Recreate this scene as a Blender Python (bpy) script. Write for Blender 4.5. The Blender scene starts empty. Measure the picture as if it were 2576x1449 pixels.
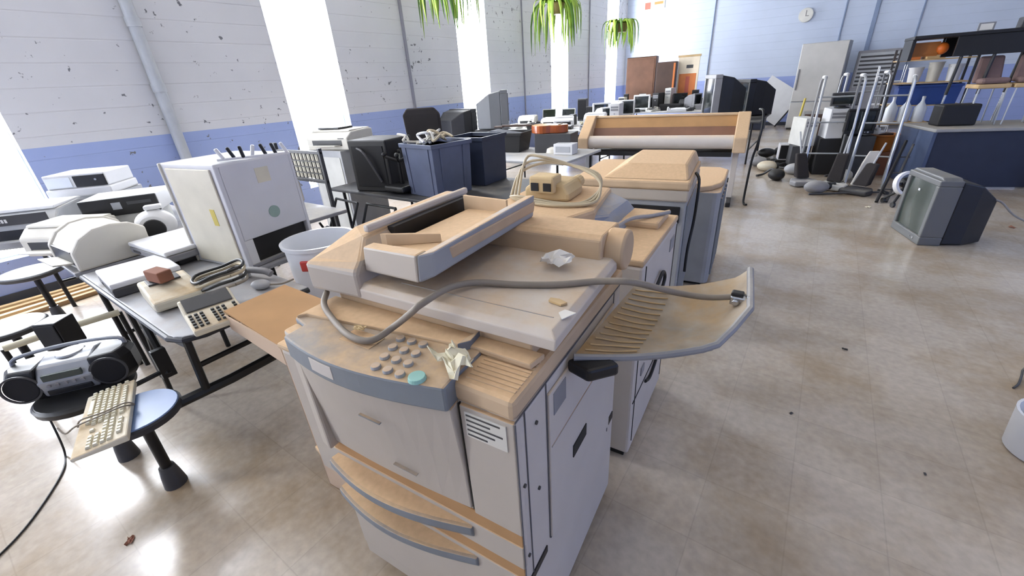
import bpy, bmesh, math, random
from mathutils import Vector, Matrix
C = bpy.context.scene
COL = C.collection
rnd = random.Random(7)
PI = math.pi
def rad(a): return a*PI/180

# ------------------------------------------------------------------ camera
F_PX = 1043.926
CX, CY = 1288.0, 724.5
CAM_H = 1.6
def _u(v): return Vector(v).normalized()
_D = _u((142, 2125, F_PX)); _Y = _u((2106-CX, 157-CY, F_PX)); _Y = (_Y-_Y.dot(_D)*_D).normalized()
_Z = -_D; _X = _Y.cross(_Z)
RM = Matrix((_X, _Y, _Z))           # camera (right, down, forward) -> world
cam_d = bpy.data.cameras.new('camera'); cam_d.sensor_width = 36; cam_d.lens = F_PX/2576*36
cam_d.clip_start = .02
cam = bpy.data.objects.new('camera', cam_d); COL.objects.link(cam)
c0, c1, c2 = RM.col[0], RM.col[1], RM.col[2]
mw = Matrix((( c0[0], -c1[0], -c2[0]), (c0[1], -c1[1], -c2[1]), (c0[2], -c1[2], -c2[2]))).to_4x4()
mw.translation = (0, 0, CAM_H); cam.matrix_world = mw
C.camera = cam
def at(px, py, z=0.0):
    d = RM @ Vector((px-CX, py-CY, F_PX)); t = (z-CAM_H)/d.z
    return Vector((d.x*t, d.y*t, z))
C.view_settings.view_transform = 'Standard'; C.view_settings.look = 'None'
C.view_settings.gamma = 1; C.view_settings.use_curve_mapping = False
C.view_settings.exposure = 0.0

# ------------------------------------------------------------------ materials
def lin(c):
    if isinstance(c, str):
        c = tuple(int(c[i:i+2], 16)/255 for i in (0, 2, 4))
    return tuple((x/12.92 if x <= .04045 else ((x+.055)/1.055)**2.4) for x in c)
MATS = {}
def M(name, col, rough=.5, metal=0, dust=None, amt=.75, var=.08, spec=.5, bump=0, scale=6, trans=0):
    if name in MATS: return MATS[name]
    m = bpy.data.materials.new(name); m.use_nodes = True; nt = m.node_tree; N = nt.nodes; L = nt.links
    b = N['Principled BSDF']; b.inputs['Roughness'].default_value = rough; b.inputs['Metallic'].default_value = metal
    b.inputs['Specular IOR Level'].default_value = spec
    if trans: b.inputs['Transmission Weight'].default_value = trans
    tc = N.new('ShaderNodeTexCoord'); nz = N.new('ShaderNodeTexNoise'); nz.inputs['Scale'].default_value = scale; nz.inputs['Detail'].default_value = 5
    L.new(tc.outputs['Object'], nz.inputs['Vector'])
    r = N.new('ShaderNodeMapRange'); r.inputs[1].default_value = .3; r.inputs[2].default_value = .7
    r.inputs[3].default_value = 1-var; r.inputs[4].default_value = 1+var
    L.new(nz.outputs['Fac'], r.inputs[0])
    mul = N.new('ShaderNodeVectorMath'); mul.operation = 'SCALE'; mul.inputs[0].default_value = lin(col)
    L.new(r.outputs[0], mul.inputs['Scale']); out = mul.outputs[0]
    if dust:
        g = N.new('ShaderNodeNewGeometry'); sp = N.new('ShaderNodeSeparateXYZ'); L.new(g.outputs['Normal'], sp.inputs[0])
        up = N.new('ShaderNodeMapRange'); up.inputs[1].default_value = .45; up.inputs[2].default_value = .9; L.new(sp.outputs['Z'], up.inputs[0])
        n2 = N.new('ShaderNodeTexNoise'); n2.inputs['Scale'].default_value = 3.3; n2.inputs['Detail'].default_value = 7; n2.inputs['Roughness'].default_value = .65
        L.new(tc.outputs['Object'], n2.inputs['Vector'])
        cv = N.new('ShaderNodeMapRange'); cv.inputs[1].default_value = .62-amt*.5; cv.inputs[2].default_value = .78-amt*.3; L.new(n2.outputs['Fac'], cv.inputs[0])
        mm = N.new('ShaderNodeMath'); mm.operation = 'MULTIPLY'; L.new(up.outputs[0], mm.inputs[0]); L.new(cv.outputs[0], mm.inputs[1])
        n3 = N.new('ShaderNodeTexNoise'); n3.inputs['Scale'].default_value = 60; L.new(tc.outputs['Object'], n3.inputs['Vector'])
        dr = N.new('ShaderNodeMapRange'); dr.inputs[3].default_value = .86; dr.inputs[4].default_value = 1.14; L.new(n3.outputs['Fac'], dr.inputs[0])
        dm = N.new('ShaderNodeVectorMath'); dm.operation = 'SCALE'; dm.inputs[0].default_value = lin(dust); L.new(dr.outputs[0], dm.inputs['Scale'])
        mx = N.new('ShaderNodeMix'); mx.data_type = 'RGBA'; L.new(mm.outputs[0], mx.inputs['Factor']); L.new(out, mx.inputs['A']); L.new(dm.outputs[0], mx.inputs['B'])
        out = mx.outputs['Result']
        rr = N.new('ShaderNodeMapRange'); rr.inputs[3].default_value = rough; rr.inputs[4].default_value = .9; L.new(mm.outputs[0], rr.inputs[0]); L.new(rr.outputs[0], b.inputs['Roughness'])
    L.new(out, b.inputs['Base Color'])
    if bump:
        bp = N.new('ShaderNodeBump'); bp.inputs['Strength'].default_value = bump; bp.inputs['Distance'].default_value = .004
        n4 = N.new('ShaderNodeTexNoise'); n4.inputs['Scale'].default_value = 45; L.new(tc.outputs['Object'], n4.inputs['Vector'])
        L.new(n4.outputs['Fac'], bp.inputs['Height']); L.new(bp.outputs[0], b.inputs['Normal'])
    MATS[name] = m; return m
def ME(name, col, strength):
    m = bpy.data.materials.new(name); m.use_nodes = True; nt = m.node_tree
    b = nt.nodes['Principled BSDF']; b.inputs['Base Color'].default_value = (*lin(col), 1)
    b.inputs['Emission Color'].default_value = (*lin(col), 1); b.inputs['Emission Strength'].default_value = strength
    MATS[name] = m; return m
DUST = 'D0B08A'
M('copier', 'B2A89B', .5, dust=DUST, amt=.95, var=.03)
M('copier_lid', 'C9BEB0', .5, dust='C9AE8C', amt=.45, var=.04)
M('seam_grey', '55555A', .7)
M('copier_clean', 'C5BDB4', .5, dust='D6C4AE', amt=.6, var=.03)
M('copier_panel', '777C81', .5, dust='C4A885', amt=.6)
M('copier_grey', '9A9C9E', .5, dust=DUST, amt=.7)
M('copier_dusty', 'C4AA8A', .85, dust='D0AF88', amt=1.2, var=.12)
M('seam', '2A2824', .8)
M('beige', 'CFC8B4', .5, dust='C4AE8C', amt=.5)
M('beige_dusty', 'C9B186', .8, dust='CDB488', amt=1.1)
M('white', 'D9D9DA', .4, var=.04)
M('white_warm', 'CFCBC0', .5, var=.05)
M('white_old', 'C9C9C4', .5, dust='CDC9C0', amt=.4)
M('box_white', 'CCCCD0', .35, dust='DADADA', amt=.4, var=.03)
M('grey', '86868A', .5, dust='A7A39C', amt=.5)
M('grey_light', 'A8AAAD', .5, dust='C0BAB0', amt=.4)
M('grey_dark', '3C3C3E', .5, dust='7A766E', amt=.3)
M('silver', '9C9FA4', .35, .4)
M('black', '111113', .45)
M('black_dusty', '161516', .6, dust='45413C', amt=.4)
M('black_metal', '141414', .4, .3)
M('black_grille', '0E0E12', .8)
M('screen', '1C2222', .12)
M('screen_green', '39433F', .15)
M('table_grey', '96989C', .4, dust='A49E98', amt=.4)
M('table_edge', '22242A', .5)
M('blue_seat', '6E88B4', .4, var=.05)
M('navy_tub', '2E3547', .45, dust='55555A', amt=.3, var=.15)
M('tub_blue', '545C73', .35, var=.1)
M('desk_blue', '46536F', .5, var=.06)
M('desk_front_shaded', '262D40', .6)  # desk front: darker laminate, with some of its shade put into the colour
M('laminate_grey', '9A9A98', .45, dust='A79F92', amt=.6)
M('chrome', 'B8BABC', .25, .9)
M('alu', 'B4B8BC', .35, .7)
M('wood', '7A5642', .55, var=.2, scale=3)
M('wood_dark', '4A362C', .55, var=.2, scale=3)
M('wood_pale', 'C4A678', .6, var=.15)
M('cardboard', 'AC8458', .85, var=.08)
M('cardboard_pale', 'C9B096', .85, var=.05)
M('paper', 'E4E0D8', .8, var=.03)
M('paper_cream', 'D9D2B8', .85, var=.08)
M('cable_grey', '877D70', .6)
M('cable_black', '121212', .5)
M('cable_pale', 'B4A68A', .6)
M('red_plastic', 'C0443C', .4)
M('orange', 'C8743A', .5, var=.1)
M('guitar', 'A4562C', .25, var=.15)
M('guitar_top', 'D8A05C', .3, var=.1)
M('key_cream', 'D6D0B8', .5)
M('key_dark', '3C3C3A', .6)
M('teal', '8FBDB2', .4)
M('label_green', '8FA59C', .6)
M('brick_brown', '8A5C48', .85, var=.2)
M('leaf', '8AA838', .55, var=.25, scale=9)
M('leaf_dark', '547A2C', .6, var=.25, scale=9)
M('pot', '7A6A3A', .6)
M('blue_plastic', '2C4688', .4)
M('cloth_brown', '7A6460', .9, var=.15)
M('cloth_dark', '2A2626', .9)
M('yellow', 'C8B450', .6)
M('sign_red', 'B45A48', .6)
M('sign_cream', 'E6D8C0', .7)
M('clock_face', 'D6D4CC', .5)
M('steel_panel', 'B4B2AE', .45, .2, var=.1, scale=2)
M('plank', 'A08058', .7, var=.25)
M('tray_dirt', '9A9286', .7, dust='A8895C', amt=.55, var=.22, scale=14)
M('lego_blue', '5A82B0', .5)
M('plastic_clear', 'DDE2E8', .35, var=.03)
M('white_plastic', 'E2E4E8', .35, var=.03)
M('grey_tv', '66686A', .4, dust='8C8880', amt=.4, var=.04)
M('orange_bright', 'F07A2C', .4)
M('orange_wood', 'B8702E', .5, var=.12)
M('slate', '8A92A2', .45, dust='B8A890', amt=.35)
M('rust', '6A4A34', .9, var=.3, scale=20)

# ------------------------------------------------------------------ mesh building
class B:
    def __init__(s, T=None): s.v = []; s.f = []; s.T = T
    def add(s, vs, fs):
        n = len(s.v)
        for p in vs:
            p = Vector(p); s.v.append(s.T @ p if s.T is not None else p)
        s.f += [tuple(n+i for i in f) for f in fs]; return s
    def box(s, x0, x1, y0, y1, z0, z1):
        return s.add([(x0,y0,z0),(x1,y0,z0),(x1,y1,z0),(x0,y1,z0),(x0,y0,z1),(x1,y0,z1),(x1,y1,z1),(x0,y1,z1)],
                     [(0,3,2,1),(4,5,6,7),(0,1,5,4),(1,2,6,5),(2,3,7,6),(3,0,4,7)])
    def boxc(s, c, d, R=None):
        hx, hy, hz = d[0]/2, d[1]/2, d[2]/2; c = Vector(c)
        vs = [Vector(p) for p in [(-hx,-hy,-hz),(hx,-hy,-hz),(hx,hy,-hz),(-hx,hy,-hz),(-hx,-hy,hz),(hx,-hy,hz),(hx,hy,hz),(-hx,hy,hz)]]
        if R is not None: vs = [R @ p for p in vs]
        return s.add([c+p for p in vs], [(0,3,2,1),(4,5,6,7),(0,1,5,4),(1,2,6,5),(2,3,7,6),(3,0,4,7)])
    def loft(s, loops, cap=True):
        n = len(loops[0]); vs = [p for l in loops for p in l]; fs = []
        for k in range(len(loops)-1):
            for i in range(n):
                j = (i+1) % n; fs.append((k*n+i, k*n+j, (k+1)*n+j, (k+1)*n+i))
        if cap: fs += [tuple(range(n))[::-1], tuple((len(loops)-1)*n+i for i in range(n))]
        return s.add(vs, fs)
    def prism(s, poly, ax, a, b):
        f = {'x': lambda p, t: (t, p[0], p[1]), 'y': lambda p, t: (p[0], t, p[1]), 'z': lambda p, t: (p[0], p[1], t)}[ax]
        return s.loft([[f(p, a) for p in poly], [f(p, b) for p in poly]])
    def cyl(s, p0, p1, r0, r1=None, n=16):
        r1 = r0 if r1 is None else r1; p0 = Vector(p0); p1 = Vector(p1); d = (p1-p0).normalized()
        u = d.orthogonal().normalized(); w = d.cross(u)
        L = [[p+(u*math.cos(2*PI*i/n)+w*math.sin(2*PI*i/n))*r for i in range(n)] for p, r in ((p0, r0), (p1, r1))]
        return s.loft(L)
    def lathe(s, prof, n=20, c=(0,0,0), cap=True, sx=1, sy=1):
        return s.loft([[(c[0]+r*sx*math.cos(2*PI*i/n), c[1]+r*sy*math.sin(2*PI*i/n), c[2]+z) for i in range(n)] for r, z in prof], cap)
    def tube(s, pts, r, n=8, smooth=0):
        pts = [Vector(p) for p in pts]
        if smooth:
            q = []
            P = [pts[0]]+pts+[pts[-1]]
            for i in range(1, len(P)-2):
                for k in range(smooth):
                    t = k/smooth; a, b, c, d = P[i-1], P[i], P[i+1], P[i+2]
                    q.append(.5*((2*b)+(c-a)*t+(2*a-5*b+4*c-d)*t*t+(3*b-a-3*c+d)*t**3))
            pts = q+[pts[-1]]
        loops = []; u = None
        for i, p in enumerate(pts):
            d = (pts[min(i+1, len(pts)-1)]-pts[max(i-1, 0)]).normalized()
            u = d.orthogonal().normalized() if u is None else (u-u.dot(d)*d).normalized()
            w = d.cross(u)
            rr = r if not callable(r) else r(i/(len(pts)-1))
            loops.append([p+(u*math.cos(2*PI*k/n)+w*math.sin(2*PI*k/n))*rr for k in range(n)])
        return s.loft(loops)
    def sphere(s, c, r, nu=16, nv=10, sc=(1,1,1)):
        prof = [(max(1e-4, r*math.sin(PI*k/nv)), -r*math.cos(PI*k/nv)) for k in range(nv+1)]
        return s.loft([[(c[0]+sc[0]*q*math.cos(2*PI*i/nu), c[1]+sc[1]*q*math.sin(2*PI*i/nu), c[2]+sc[2]*z) for i in range(nu)] for q, z in prof])
    def o(s, name, mat, parent=None, bevel=.004, smooth=False, loc=None, seg=2, rz=None):
        me = bpy.data.meshes.new(name); me.from_pydata([tuple(p) for p in s.v], [], s.f)
        bm = bmesh.new(); bm.from_mesh(me); bmesh.ops.recalc_face_normals(bm, faces=bm.faces); bm.to_mesh(me); bm.free()
        me.materials.append(M(mat, '808080') if isinstance(mat, str) else mat)
        if smooth:
            me.shade_smooth()
            try: me.set_sharp_from_angle(angle=rad(40))
            except Exception: pass
        ob = bpy.data.objects.new(name, me); COL.objects.link(ob)
        if parent: ob.parent = parent
        if loc is not None: ob.location = loc
        if rz is not None: ob.rotation_euler.z = rz
        if bevel:
            md = ob.modifiers.new('bevel', 'BEVEL'); md.width = bevel; md.segments = seg; md.limit_method = 'ANGLE'; md.angle_limit = rad(35)
        return ob
def tag(o, label, cat, group=None, kind=None):
    if label: o['label'] = label
    if cat: o['category'] = cat
    if group: o['group'] = group
    if kind: o['kind'] = kind
    return o
def thing(name, label, cat, loc, yaw=0, group=None, tilt=None):
    o = bpy.data.objects.new(name, None); COL.objects.link(o); o.empty_display_size = .05
    o.location = loc; o.rotation_euler = (0, 0, rad(yaw)) if tilt is None else (rad(tilt[0]), rad(tilt[1]), rad(yaw))
    return tag(o, label, cat, group)
def struct(o): o['kind'] = 'structure'; return o
def L(o, label): o['label'] = label; return o
def dup(root, loc, yaw, label=None):
    def cp(o, par):
        c = o.copy(); COL.objects.link(c); c.parent = par
        for ch in list(o.children): cp(ch, c)
        return c
    r = cp(root, None); r.location = loc; r.rotation_euler.z = rad(yaw)
    if label: r['label'] = label
    return r

# ------------------------------------------------------------------ room
XW, YB, XR, YF, ZC = -6.0, 15.6, 7.2, -4.6, 4.9
BLUE_Z = 1.33
def wall_mat(name, white, blue, chips=True):
    m = bpy.data.materials.new(name); m.use_nodes = True; nt = m.node_tree; N = nt.nodes; K = nt.links
    b = N['Principled BSDF']; b.inputs['Roughness'].default_value = .55
    g = N.new('ShaderNodeNewGeometry'); sp = N.new('ShaderNodeSeparateXYZ'); K.new(g.outputs['Position'], sp.inputs[0])
    nz = N.new('ShaderNodeTexNoise'); nz.inputs['Scale'].default_value = 1.3; nz.inputs['Detail'].default_value = 4; K.new(g.outputs['Position'], nz.inputs['Vector'])
    # paint line
    st = N.new('ShaderNodeMath'); st.operation = 'LESS_THAN'; st.inputs[1].default_value = BLUE_Z; K.new(sp.outputs['Z'], st.inputs[0])
    mx = N.new('ShaderNodeMix'); mx.data_type = 'RGBA'; K.new(st.outputs[0], mx.inputs['Factor']); mx.inputs['A'].default_value = (*lin(white), 1); mx.inputs['B'].default_value = (*lin(blue), 1)
    r = N.new('ShaderNodeMapRange'); r.inputs[1].default_value = .3; r.inputs[2].default_value = .7; r.inputs[3].default_value = .95; r.inputs[4].default_value = 1.04; K.new(nz.outputs['Fac'], r.inputs[0])
    sc = N.new('ShaderNodeVectorMath'); sc.operation = 'SCALE'; K.new(mx.outputs['Result'], sc.inputs[0]); K.new(r.outputs[0], sc.inputs['Scale'])
    # mortar courses
    dv = N.new('ShaderNodeMath'); dv.operation = 'DIVIDE'; dv.inputs[1].default_value = .203; K.new(sp.outputs['Z'], dv.inputs[0])
    fr = N.new('ShaderNodeMath'); fr.operation = 'FRACT'; K.new(dv.outputs[0], fr.inputs[0])
    pp = N.new('ShaderNodeMath'); pp.operation = 'PINGPONG'; pp.inputs[1].default_value = .5; K.new(fr.outputs[0], pp.inputs[0])
    ml = N.new('ShaderNodeMapRange'); ml.inputs[1].default_value = 0; ml.inputs[2].default_value = .04; ml.inputs[3].default_value = 0; ml.inputs[4].default_value = 1; K.new(pp.outputs[0], ml.inputs[0])
    mc = N.new('ShaderNodeMapRange'); mc.inputs[3].default_value = .93; mc.inputs[4].default_value = 1; K.new(ml.outputs[0], mc.inputs[0])
    s2 = N.new('ShaderNodeVectorMath'); s2.operation = 'SCALE'; K.new(sc.outputs[0], s2.inputs[0]); K.new(mc.outputs[0], s2.inputs['Scale'])
    out = s2.outputs[0]
    if chips:
        n2 = N.new('ShaderNodeTexNoise'); n2.inputs['Scale'].default_value = 9.0; n2.inputs['Detail'].default_value = 3; n2.inputs['Roughness'].default_value = .7; K.new(g.outputs['Position'], n2.inputs['Vector'])
        n3 = N.new('ShaderNodeTexNoise'); n3.inputs['Scale'].default_value = .9; n3.inputs['Detail'].default_value = 2; K.new(g.outputs['Position'], n3.inputs['Vector'])
        ad = N.new('ShaderNodeMath'); ad.operation = 'MULTIPLY_ADD'; ad.inputs[1].default_value = .35; K.new(n3.outputs['Fac'], ad.inputs[0]); K.new(n2.outputs['Fac'], ad.inputs[2])
        cr = N.new('ShaderNodeMapRange'); cr.inputs[1].default_value = .835; cr.inputs[2].default_value = .875; K.new(ad.outputs[0], cr.inputs[0])
        m3 = N.new('ShaderNodeMix'); m3.data_type = 'RGBA'; K.new(cr.outputs[0], m3.inputs['Factor']); K.new(out, m3.inputs['A']); m3.inputs['B'].default_value = (*lin('6E6E72'), 1)
        out = m3.outputs['Result']
    K.new(out, b.inputs['Base Color'])
    bp = N.new('ShaderNodeBump'); bp.inputs['Strength'].default_value = .35; bp.inputs['Distance'].default_value = .01
    K.new(ml.outputs[0], bp.inputs['Height']); K.new(bp.outputs[0], b.inputs['Normal'])
    return m
WM = wall_mat('block_wall_white', 'D2D2D4', '9AAAD6')
WB = wall_mat('block_wall_back', 'BCC6D8', '93A2D2', chips=False)
def floor_mat():
    m = bpy.data.materials.new('vinyl_tile'); m.use_nodes = True; nt = m.node_tree; N = nt.nodes; K = nt.links
    b = N['Principled BSDF']
    g = N.new('ShaderNodeNewGeometry')
    sc = N.new('ShaderNodeVectorMath'); sc.operation = 'MULTIPLY_ADD'; sc.inputs[1].default_value = (1/.305, 1/.305, 0); sc.inputs[2].default_value = (-.21/.305+100, 100.2, 0)
    K.new(g.outputs['Position'], sc.inputs[0])
    fl = N.new('ShaderNodeVectorMath'); fl.operation = 'FLOOR'; K.new(sc.outputs[0], fl.inputs[0])
    fr = N.new('ShaderNodeVectorMath'); fr.operation = 'FRACTION'; K.new(sc.outputs[0], fr.inputs[0])
    sp = N.new('ShaderNodeSeparateXYZ'); K.new(fr.outputs[0], sp.inputs[0])
    lines = []
    for k in ('X', 'Y'):
        p = N.new('ShaderNodeMath'); p.operation = 'PINGPONG'; p.inputs[1].default_value = .5; K.new(sp.outputs[k], p.inputs[0]); lines.append(p)
    mn = N.new('ShaderNodeMath'); mn.operation = 'MINIMUM'; K.new(lines[0].outputs[0], mn.inputs[0]); K.new(lines[1].outputs[0], mn.inputs[1])
    ln = N.new('ShaderNodeMapRange'); ln.inputs[1].default_value = 0; ln.inputs[2].default_value = .012; ln.inputs[3].default_value = .86; ln.inputs[4].default_value = 1; K.new(mn.outputs[0], ln.inputs[0])
    wn = N.new('ShaderNodeTexWhiteNoise'); K.new(fl.outputs[0], wn.inputs['Vector'])
    tv = N.new('ShaderNodeMapRange'); tv.inputs[3].default_value = .955; tv.inputs[4].default_value = 1.035; K.new(wn.outputs['Value'], tv.inputs[0])
    n1 = N.new('ShaderNodeTexNoise'); n1.inputs['Scale'].default_value = 1.1; n1.inputs['Detail'].default_value = 6; n1.inputs['Roughness'].default_value = .6; K.new(g.outputs['Position'], n1.inputs['Vector'])
    n2 = N.new('ShaderNodeTexNoise'); n2.inputs['Scale'].default_value = 28; n2.inputs['Detail'].default_value = 4; K.new(g.outputs['Position'], n2.inputs['Vector'])
    st = N.new('ShaderNodeMapRange'); st.inputs[1].default_value = .44; st.inputs[2].default_value = .66; st.inputs[3].default_value = 0; st.inputs[4].default_value = 1; K.new(n1.outputs['Fac'], st.inputs[0])
    mx = N.new('ShaderNodeMix'); mx.data_type = 'RGBA'; mx.inputs['A'].default_value = (*lin('BDB2A4'), 1); mx.inputs['B'].default_value = (*lin('A18D73'), 1); K.new(st.outputs[0], mx.inputs['Factor'])
    sk = N.new('ShaderNodeMapRange'); sk.inputs[1].default_value = .3; sk.inputs[2].default_value = .7; sk.inputs[3].default_value = .9; sk.inputs[4].default_value = 1.08; K.new(n2.outputs['Fac'], sk.inputs[0])
    m1 = N.new('ShaderNodeMath'); m1.operation = 'MULTIPLY'; K.new(ln.outputs[0], m1.inputs[0]); K.new(tv.outputs[0], m1.inputs[1])
    m2 = N.new('ShaderNodeMath'); m2.operation = 'MULTIPLY'; K.new(m1.outputs[0], m2.inputs[0]); K.new(sk.outputs[0], m2.inputs[1])
    vv = N.new('ShaderNodeVectorMath'); vv.operation = 'SCALE'; K.new(mx.outputs['Result'], vv.inputs[0]); K.new(m2.outputs[0], vv.inputs['Scale'])
    K.new(vv.outputs[0], b.inputs['Base Color'])
    rr = N.new('ShaderNodeMapRange'); rr.inputs[1].default_value = .3; rr.inputs[2].default_value = .7; rr.inputs[3].default_value = .12; rr.inputs[4].default_value = .27; K.new(n1.outputs['Fac'], rr.inputs[0])
    K.new(rr.outputs[0], b.inputs['Roughness'])
    b.inputs['Coat Weight'].default_value = .25; b.inputs['Coat Roughness'].default_value = .2
    return m
struct(B().box(XW, XR, YF, YB, -.1, 0).o('floor', floor_mat(), bevel=0))
struct(B().box(XW-.3, XR+.3, YF-.3, YB+.3, ZC, ZC+.1).o('ceiling', M('ceiling_tile', 'D2D0CC', .8), bevel=0))
WIN = [(-3.79, -2.87), (-.23, .70), (3.33, 4.25), (6.95, 7.87), (10.50, 11.42), (13.97, 14.85)]
def slit_wall(x0, x1, wins, z0, z1):
    b = B(); edges = [YF-.3]+[e for w in wins for e in w]+[YB+.3]
    for i in range(0, len(edges), 2): b.box(x0, x1, edges[i], edges[i+1], 0, ZC)
    for a, c in wins:
        b.box(x0, x1, a, c, 0, z0); b.box(x0, x1, a, c, z1, ZC)
    return b
WZ0, WZ1 = .40, 4.6
struct(slit_wall(XW-.3, XW, WIN, WZ0, WZ1).o('wall_left', WM, bevel=0))
struct(B().box(XW-.3, XR+.3, YB, YB+.2, 0, ZC).o('wall_back', WB, bevel=0))
WINR_ADDED = [(.2, 2.0), (3.2, 4.8)]  # unseen windows, added for bluish light from the right
struct(slit_wall(XR, XR+.25, WINR_ADDED, 1.0, 2.8).o('wall_right', WB, bevel=0))
struct(B().box(XW-.3, XR+.3, YF-.2, YF, 0, ZC).o('wall_front', WB, bevel=0))
GL = ME('bright_glazing', 'F4F8FF', 26.0); GR = ME('added_blue_glazing', '9DB8FF', 5.5)  # the blue glow belongs to the added right-hand windows
WFR = M('window_frame_white', 'E4E6EA', .5)
n = 0
def window(x, a, c, z0, z1, mat, side):
    global n; n += 1
    p = struct(B().box(x-.01, x+.01, a, c, z0, z1).o('window_%d' % n, mat, bevel=0))
    f = B(); t = .035
    f.box(x-.03, x+.05*side, a, a+t, z0, z1).box(x-.03, x+.05*side, c-t, c, z0, z1).box(x-.03, x+.05*side, a, c, z0, z0+t).box(x-.03, x+.05*side, a, c, z1-t, z1)
    f.o('window_frame', WFR, p, bevel=0)
for a, c in WIN: window(XW-.2, a, c, WZ0, WZ1, GL, 1)
for a, c in WINR_ADDED: window(XR+.15, a, c, 1.0, 2.8, GR, 1)
struct(B().box(XW, XW+.015, YF, YB, 0, .1).o('baseboard_left', M('baseboard_dark', '3C4048', .6), bevel=0))
struct(B().box(XW+.015, XR, YB-.015, YB, 0, .1).o('baseboard_back', 'baseboard_dark', bevel=0))
PIPE = M('painted_pipe', 'B4B8BC', .45)
# conduits and joints on the walls
b = B().cyl((XW+.07, 1.92, 0), (XW+.07, 1.92, ZC), .055, n=20).cyl((XW+.07, 1.92, 1.75), (XW+.07, 1.92, 1.83), .064, n=20).cyl((XW+.07, 1.92, 2.35), (XW+.07, 1.92, 2.43), .064, n=20)
struct(b.o('trim_1', PIPE, smooth=True, bevel=0))
for i, (y, w) in enumerate([(5.61, .05), (9.2, .02), (12.7, .02)]):
    struct(B().box(XW, XW+.03, y-w/2, y+w/2, 0, ZC).o('trim_%d' % (i+2), M('joint_grey', '8C8C96', .6), bevel=.003))
for i, (x, w) in enumerate([(-3.3, .025), (-1.05+.95, .03), (.55, .09), (1.45, .03)]):
    struct(B().box(x-w/2, x+w/2, YB-.025, YB, 1.33 if i else .1, ZC).o('trim_%d' % (i+5), M('joint_blue', '7E8CA6', .6), bevel=.003))

# ------------------------------------------------------------------ lights
def area(name, loc, size, power, col, rot=(0,0,0)):
    l = bpy.data.lights.new(name, 'AREA'); l.shape = 'RECTANGLE'; l.size, l.size_y = size; l.energy = power; l.color = col
    o = bpy.data.objects.new(name, l); COL.objects.link(o); o.location = loc; o.rotation_euler = rot; return o
FX = ME('fill_tube_light', 'FFEDD2', 6.6)  # warm glow for the unseen fittings, added as general fill
k = 0
for x, ys in ((-3.2, (-2.8, 1.4, 5.6, 9.8)), (.6, (-2.8, 1.4)), (4.4, (-2.8,))):
    for y in ys:
        t = thing('unseen_ceiling_light', 'unseen long white fluorescent fitting added on the ceiling as fill light', 'added ceiling light', (x, y, ZC), group='unseen fluorescent fittings added for fill light')
        B().box(-.16, .16, -.62, .62, -.07, 0).o('housing', 'white', t)
        B().box(-.13, .13, -.59, .59, -.085, -.072).o('diffuser', FX, t, bevel=0)
w = bpy.data.worlds.new('daylight'); C.world = w; w.use_nodes = True
w.node_tree.nodes['Background'].inputs[0].default_value = (.75, .85, 1, 1); w.node_tree.nodes['Background'].inputs[1].default_value = 1.0

# ------------------------------------------------------------------ the front photocopier
def crumple(name, seed, sx, sy, sz, mat, label, cat, loc, yaw=0, n=9, group=None):
    r = random.Random(seed); vs = []; fs = []
    W_ = [(r.uniform(4, 13), r.uniform(4, 13), r.uniform(0, 6.28)) for _ in range(9)]
    def wv(k, u, v): return sum(math.sin(W_[k+i][0]*u+(-1)**i*W_[k+i][1]*v+W_[k+i][2]) for i in range(3))/3
    for j in range(n):
        for i in range(n):
            u, v = i/(n-1)-.5, j/(n-1)-.5
            p = Vector((wv(0, u, v), wv(3, u, v), wv(6, u, v)))*.55+Vector((r.uniform(-.12,.12), r.uniform(-.12,.12), r.uniform(-.2,.2))); q = r.uniform(-.35,.35)
            vs.append((sx*(u*.9+p.x*.28), sy*(v*.9+p.y*.28), sz*(.55+p.z*.9+q*.5)))
    zmin = min(v[2] for v in vs); vs = [(a, b_, c-zmin) for a, b_, c in vs]
    for j in range(n-1):
        for i in range(n-1): fs.append((j*n+i, j*n+i+1, (j+1)*n+i+1, (j+1)*n+i))
    o = B().add(vs, fs).o(name, mat, None, bevel=0, loc=loc, rz=rad(yaw))
    s = o.modifiers.new('solid', 'SOLIDIFY'); s.thickness = .0015; s.offset = 1
    return tag(o, label, cat, group)
Y1 = 4.5
c1 = thing('photocopier', 'big dust-covered beige photocopier nearest the camera, crumpled papers and a loose cable on top', 'photocopier', (-.7465, .8115, 0), Y1)
def front(n=10, x0=-.35, x1=.14, y0=-.405, bulge=.035):   # bowed front edge
    return [(x0+(x1-x0)*i/n, y0-bulge*math.sin(PI*(.15+.85*i/n))) for i in range(n+1)]
# body
b = B().box(-.345, .345, -.345, .35, .05, 1.0); b.o('body', 'copier_clean', c1, bevel=.012)
B().prism([(-.352,-.375),(-.30,-.385),(-.30,-.33),(-.352,-.33)], 'z', .64, 1.05).o('corner_post', 'copier', c1, bevel=.008)
for x in (-.28, .28):
    for y in (-.27, .29): B().cyl((x, y-.02, .028), (x, y+.02, .028), .028).o('caster', 'black', c1)
# top deck with right side ledge
B().prism([(-.35,-.33),(.345,-.352),(.35,.35),(-.35,.35)], 'z', 1.0, 1.052).o('top_deck', 'copier_dusty', c1, bevel=.012)
B().box(-.33, .31, -.2, .33, 1.05, 1.088).o('scanner_glass_frame', 'copier_dusty', c1, bevel=.006)
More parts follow.
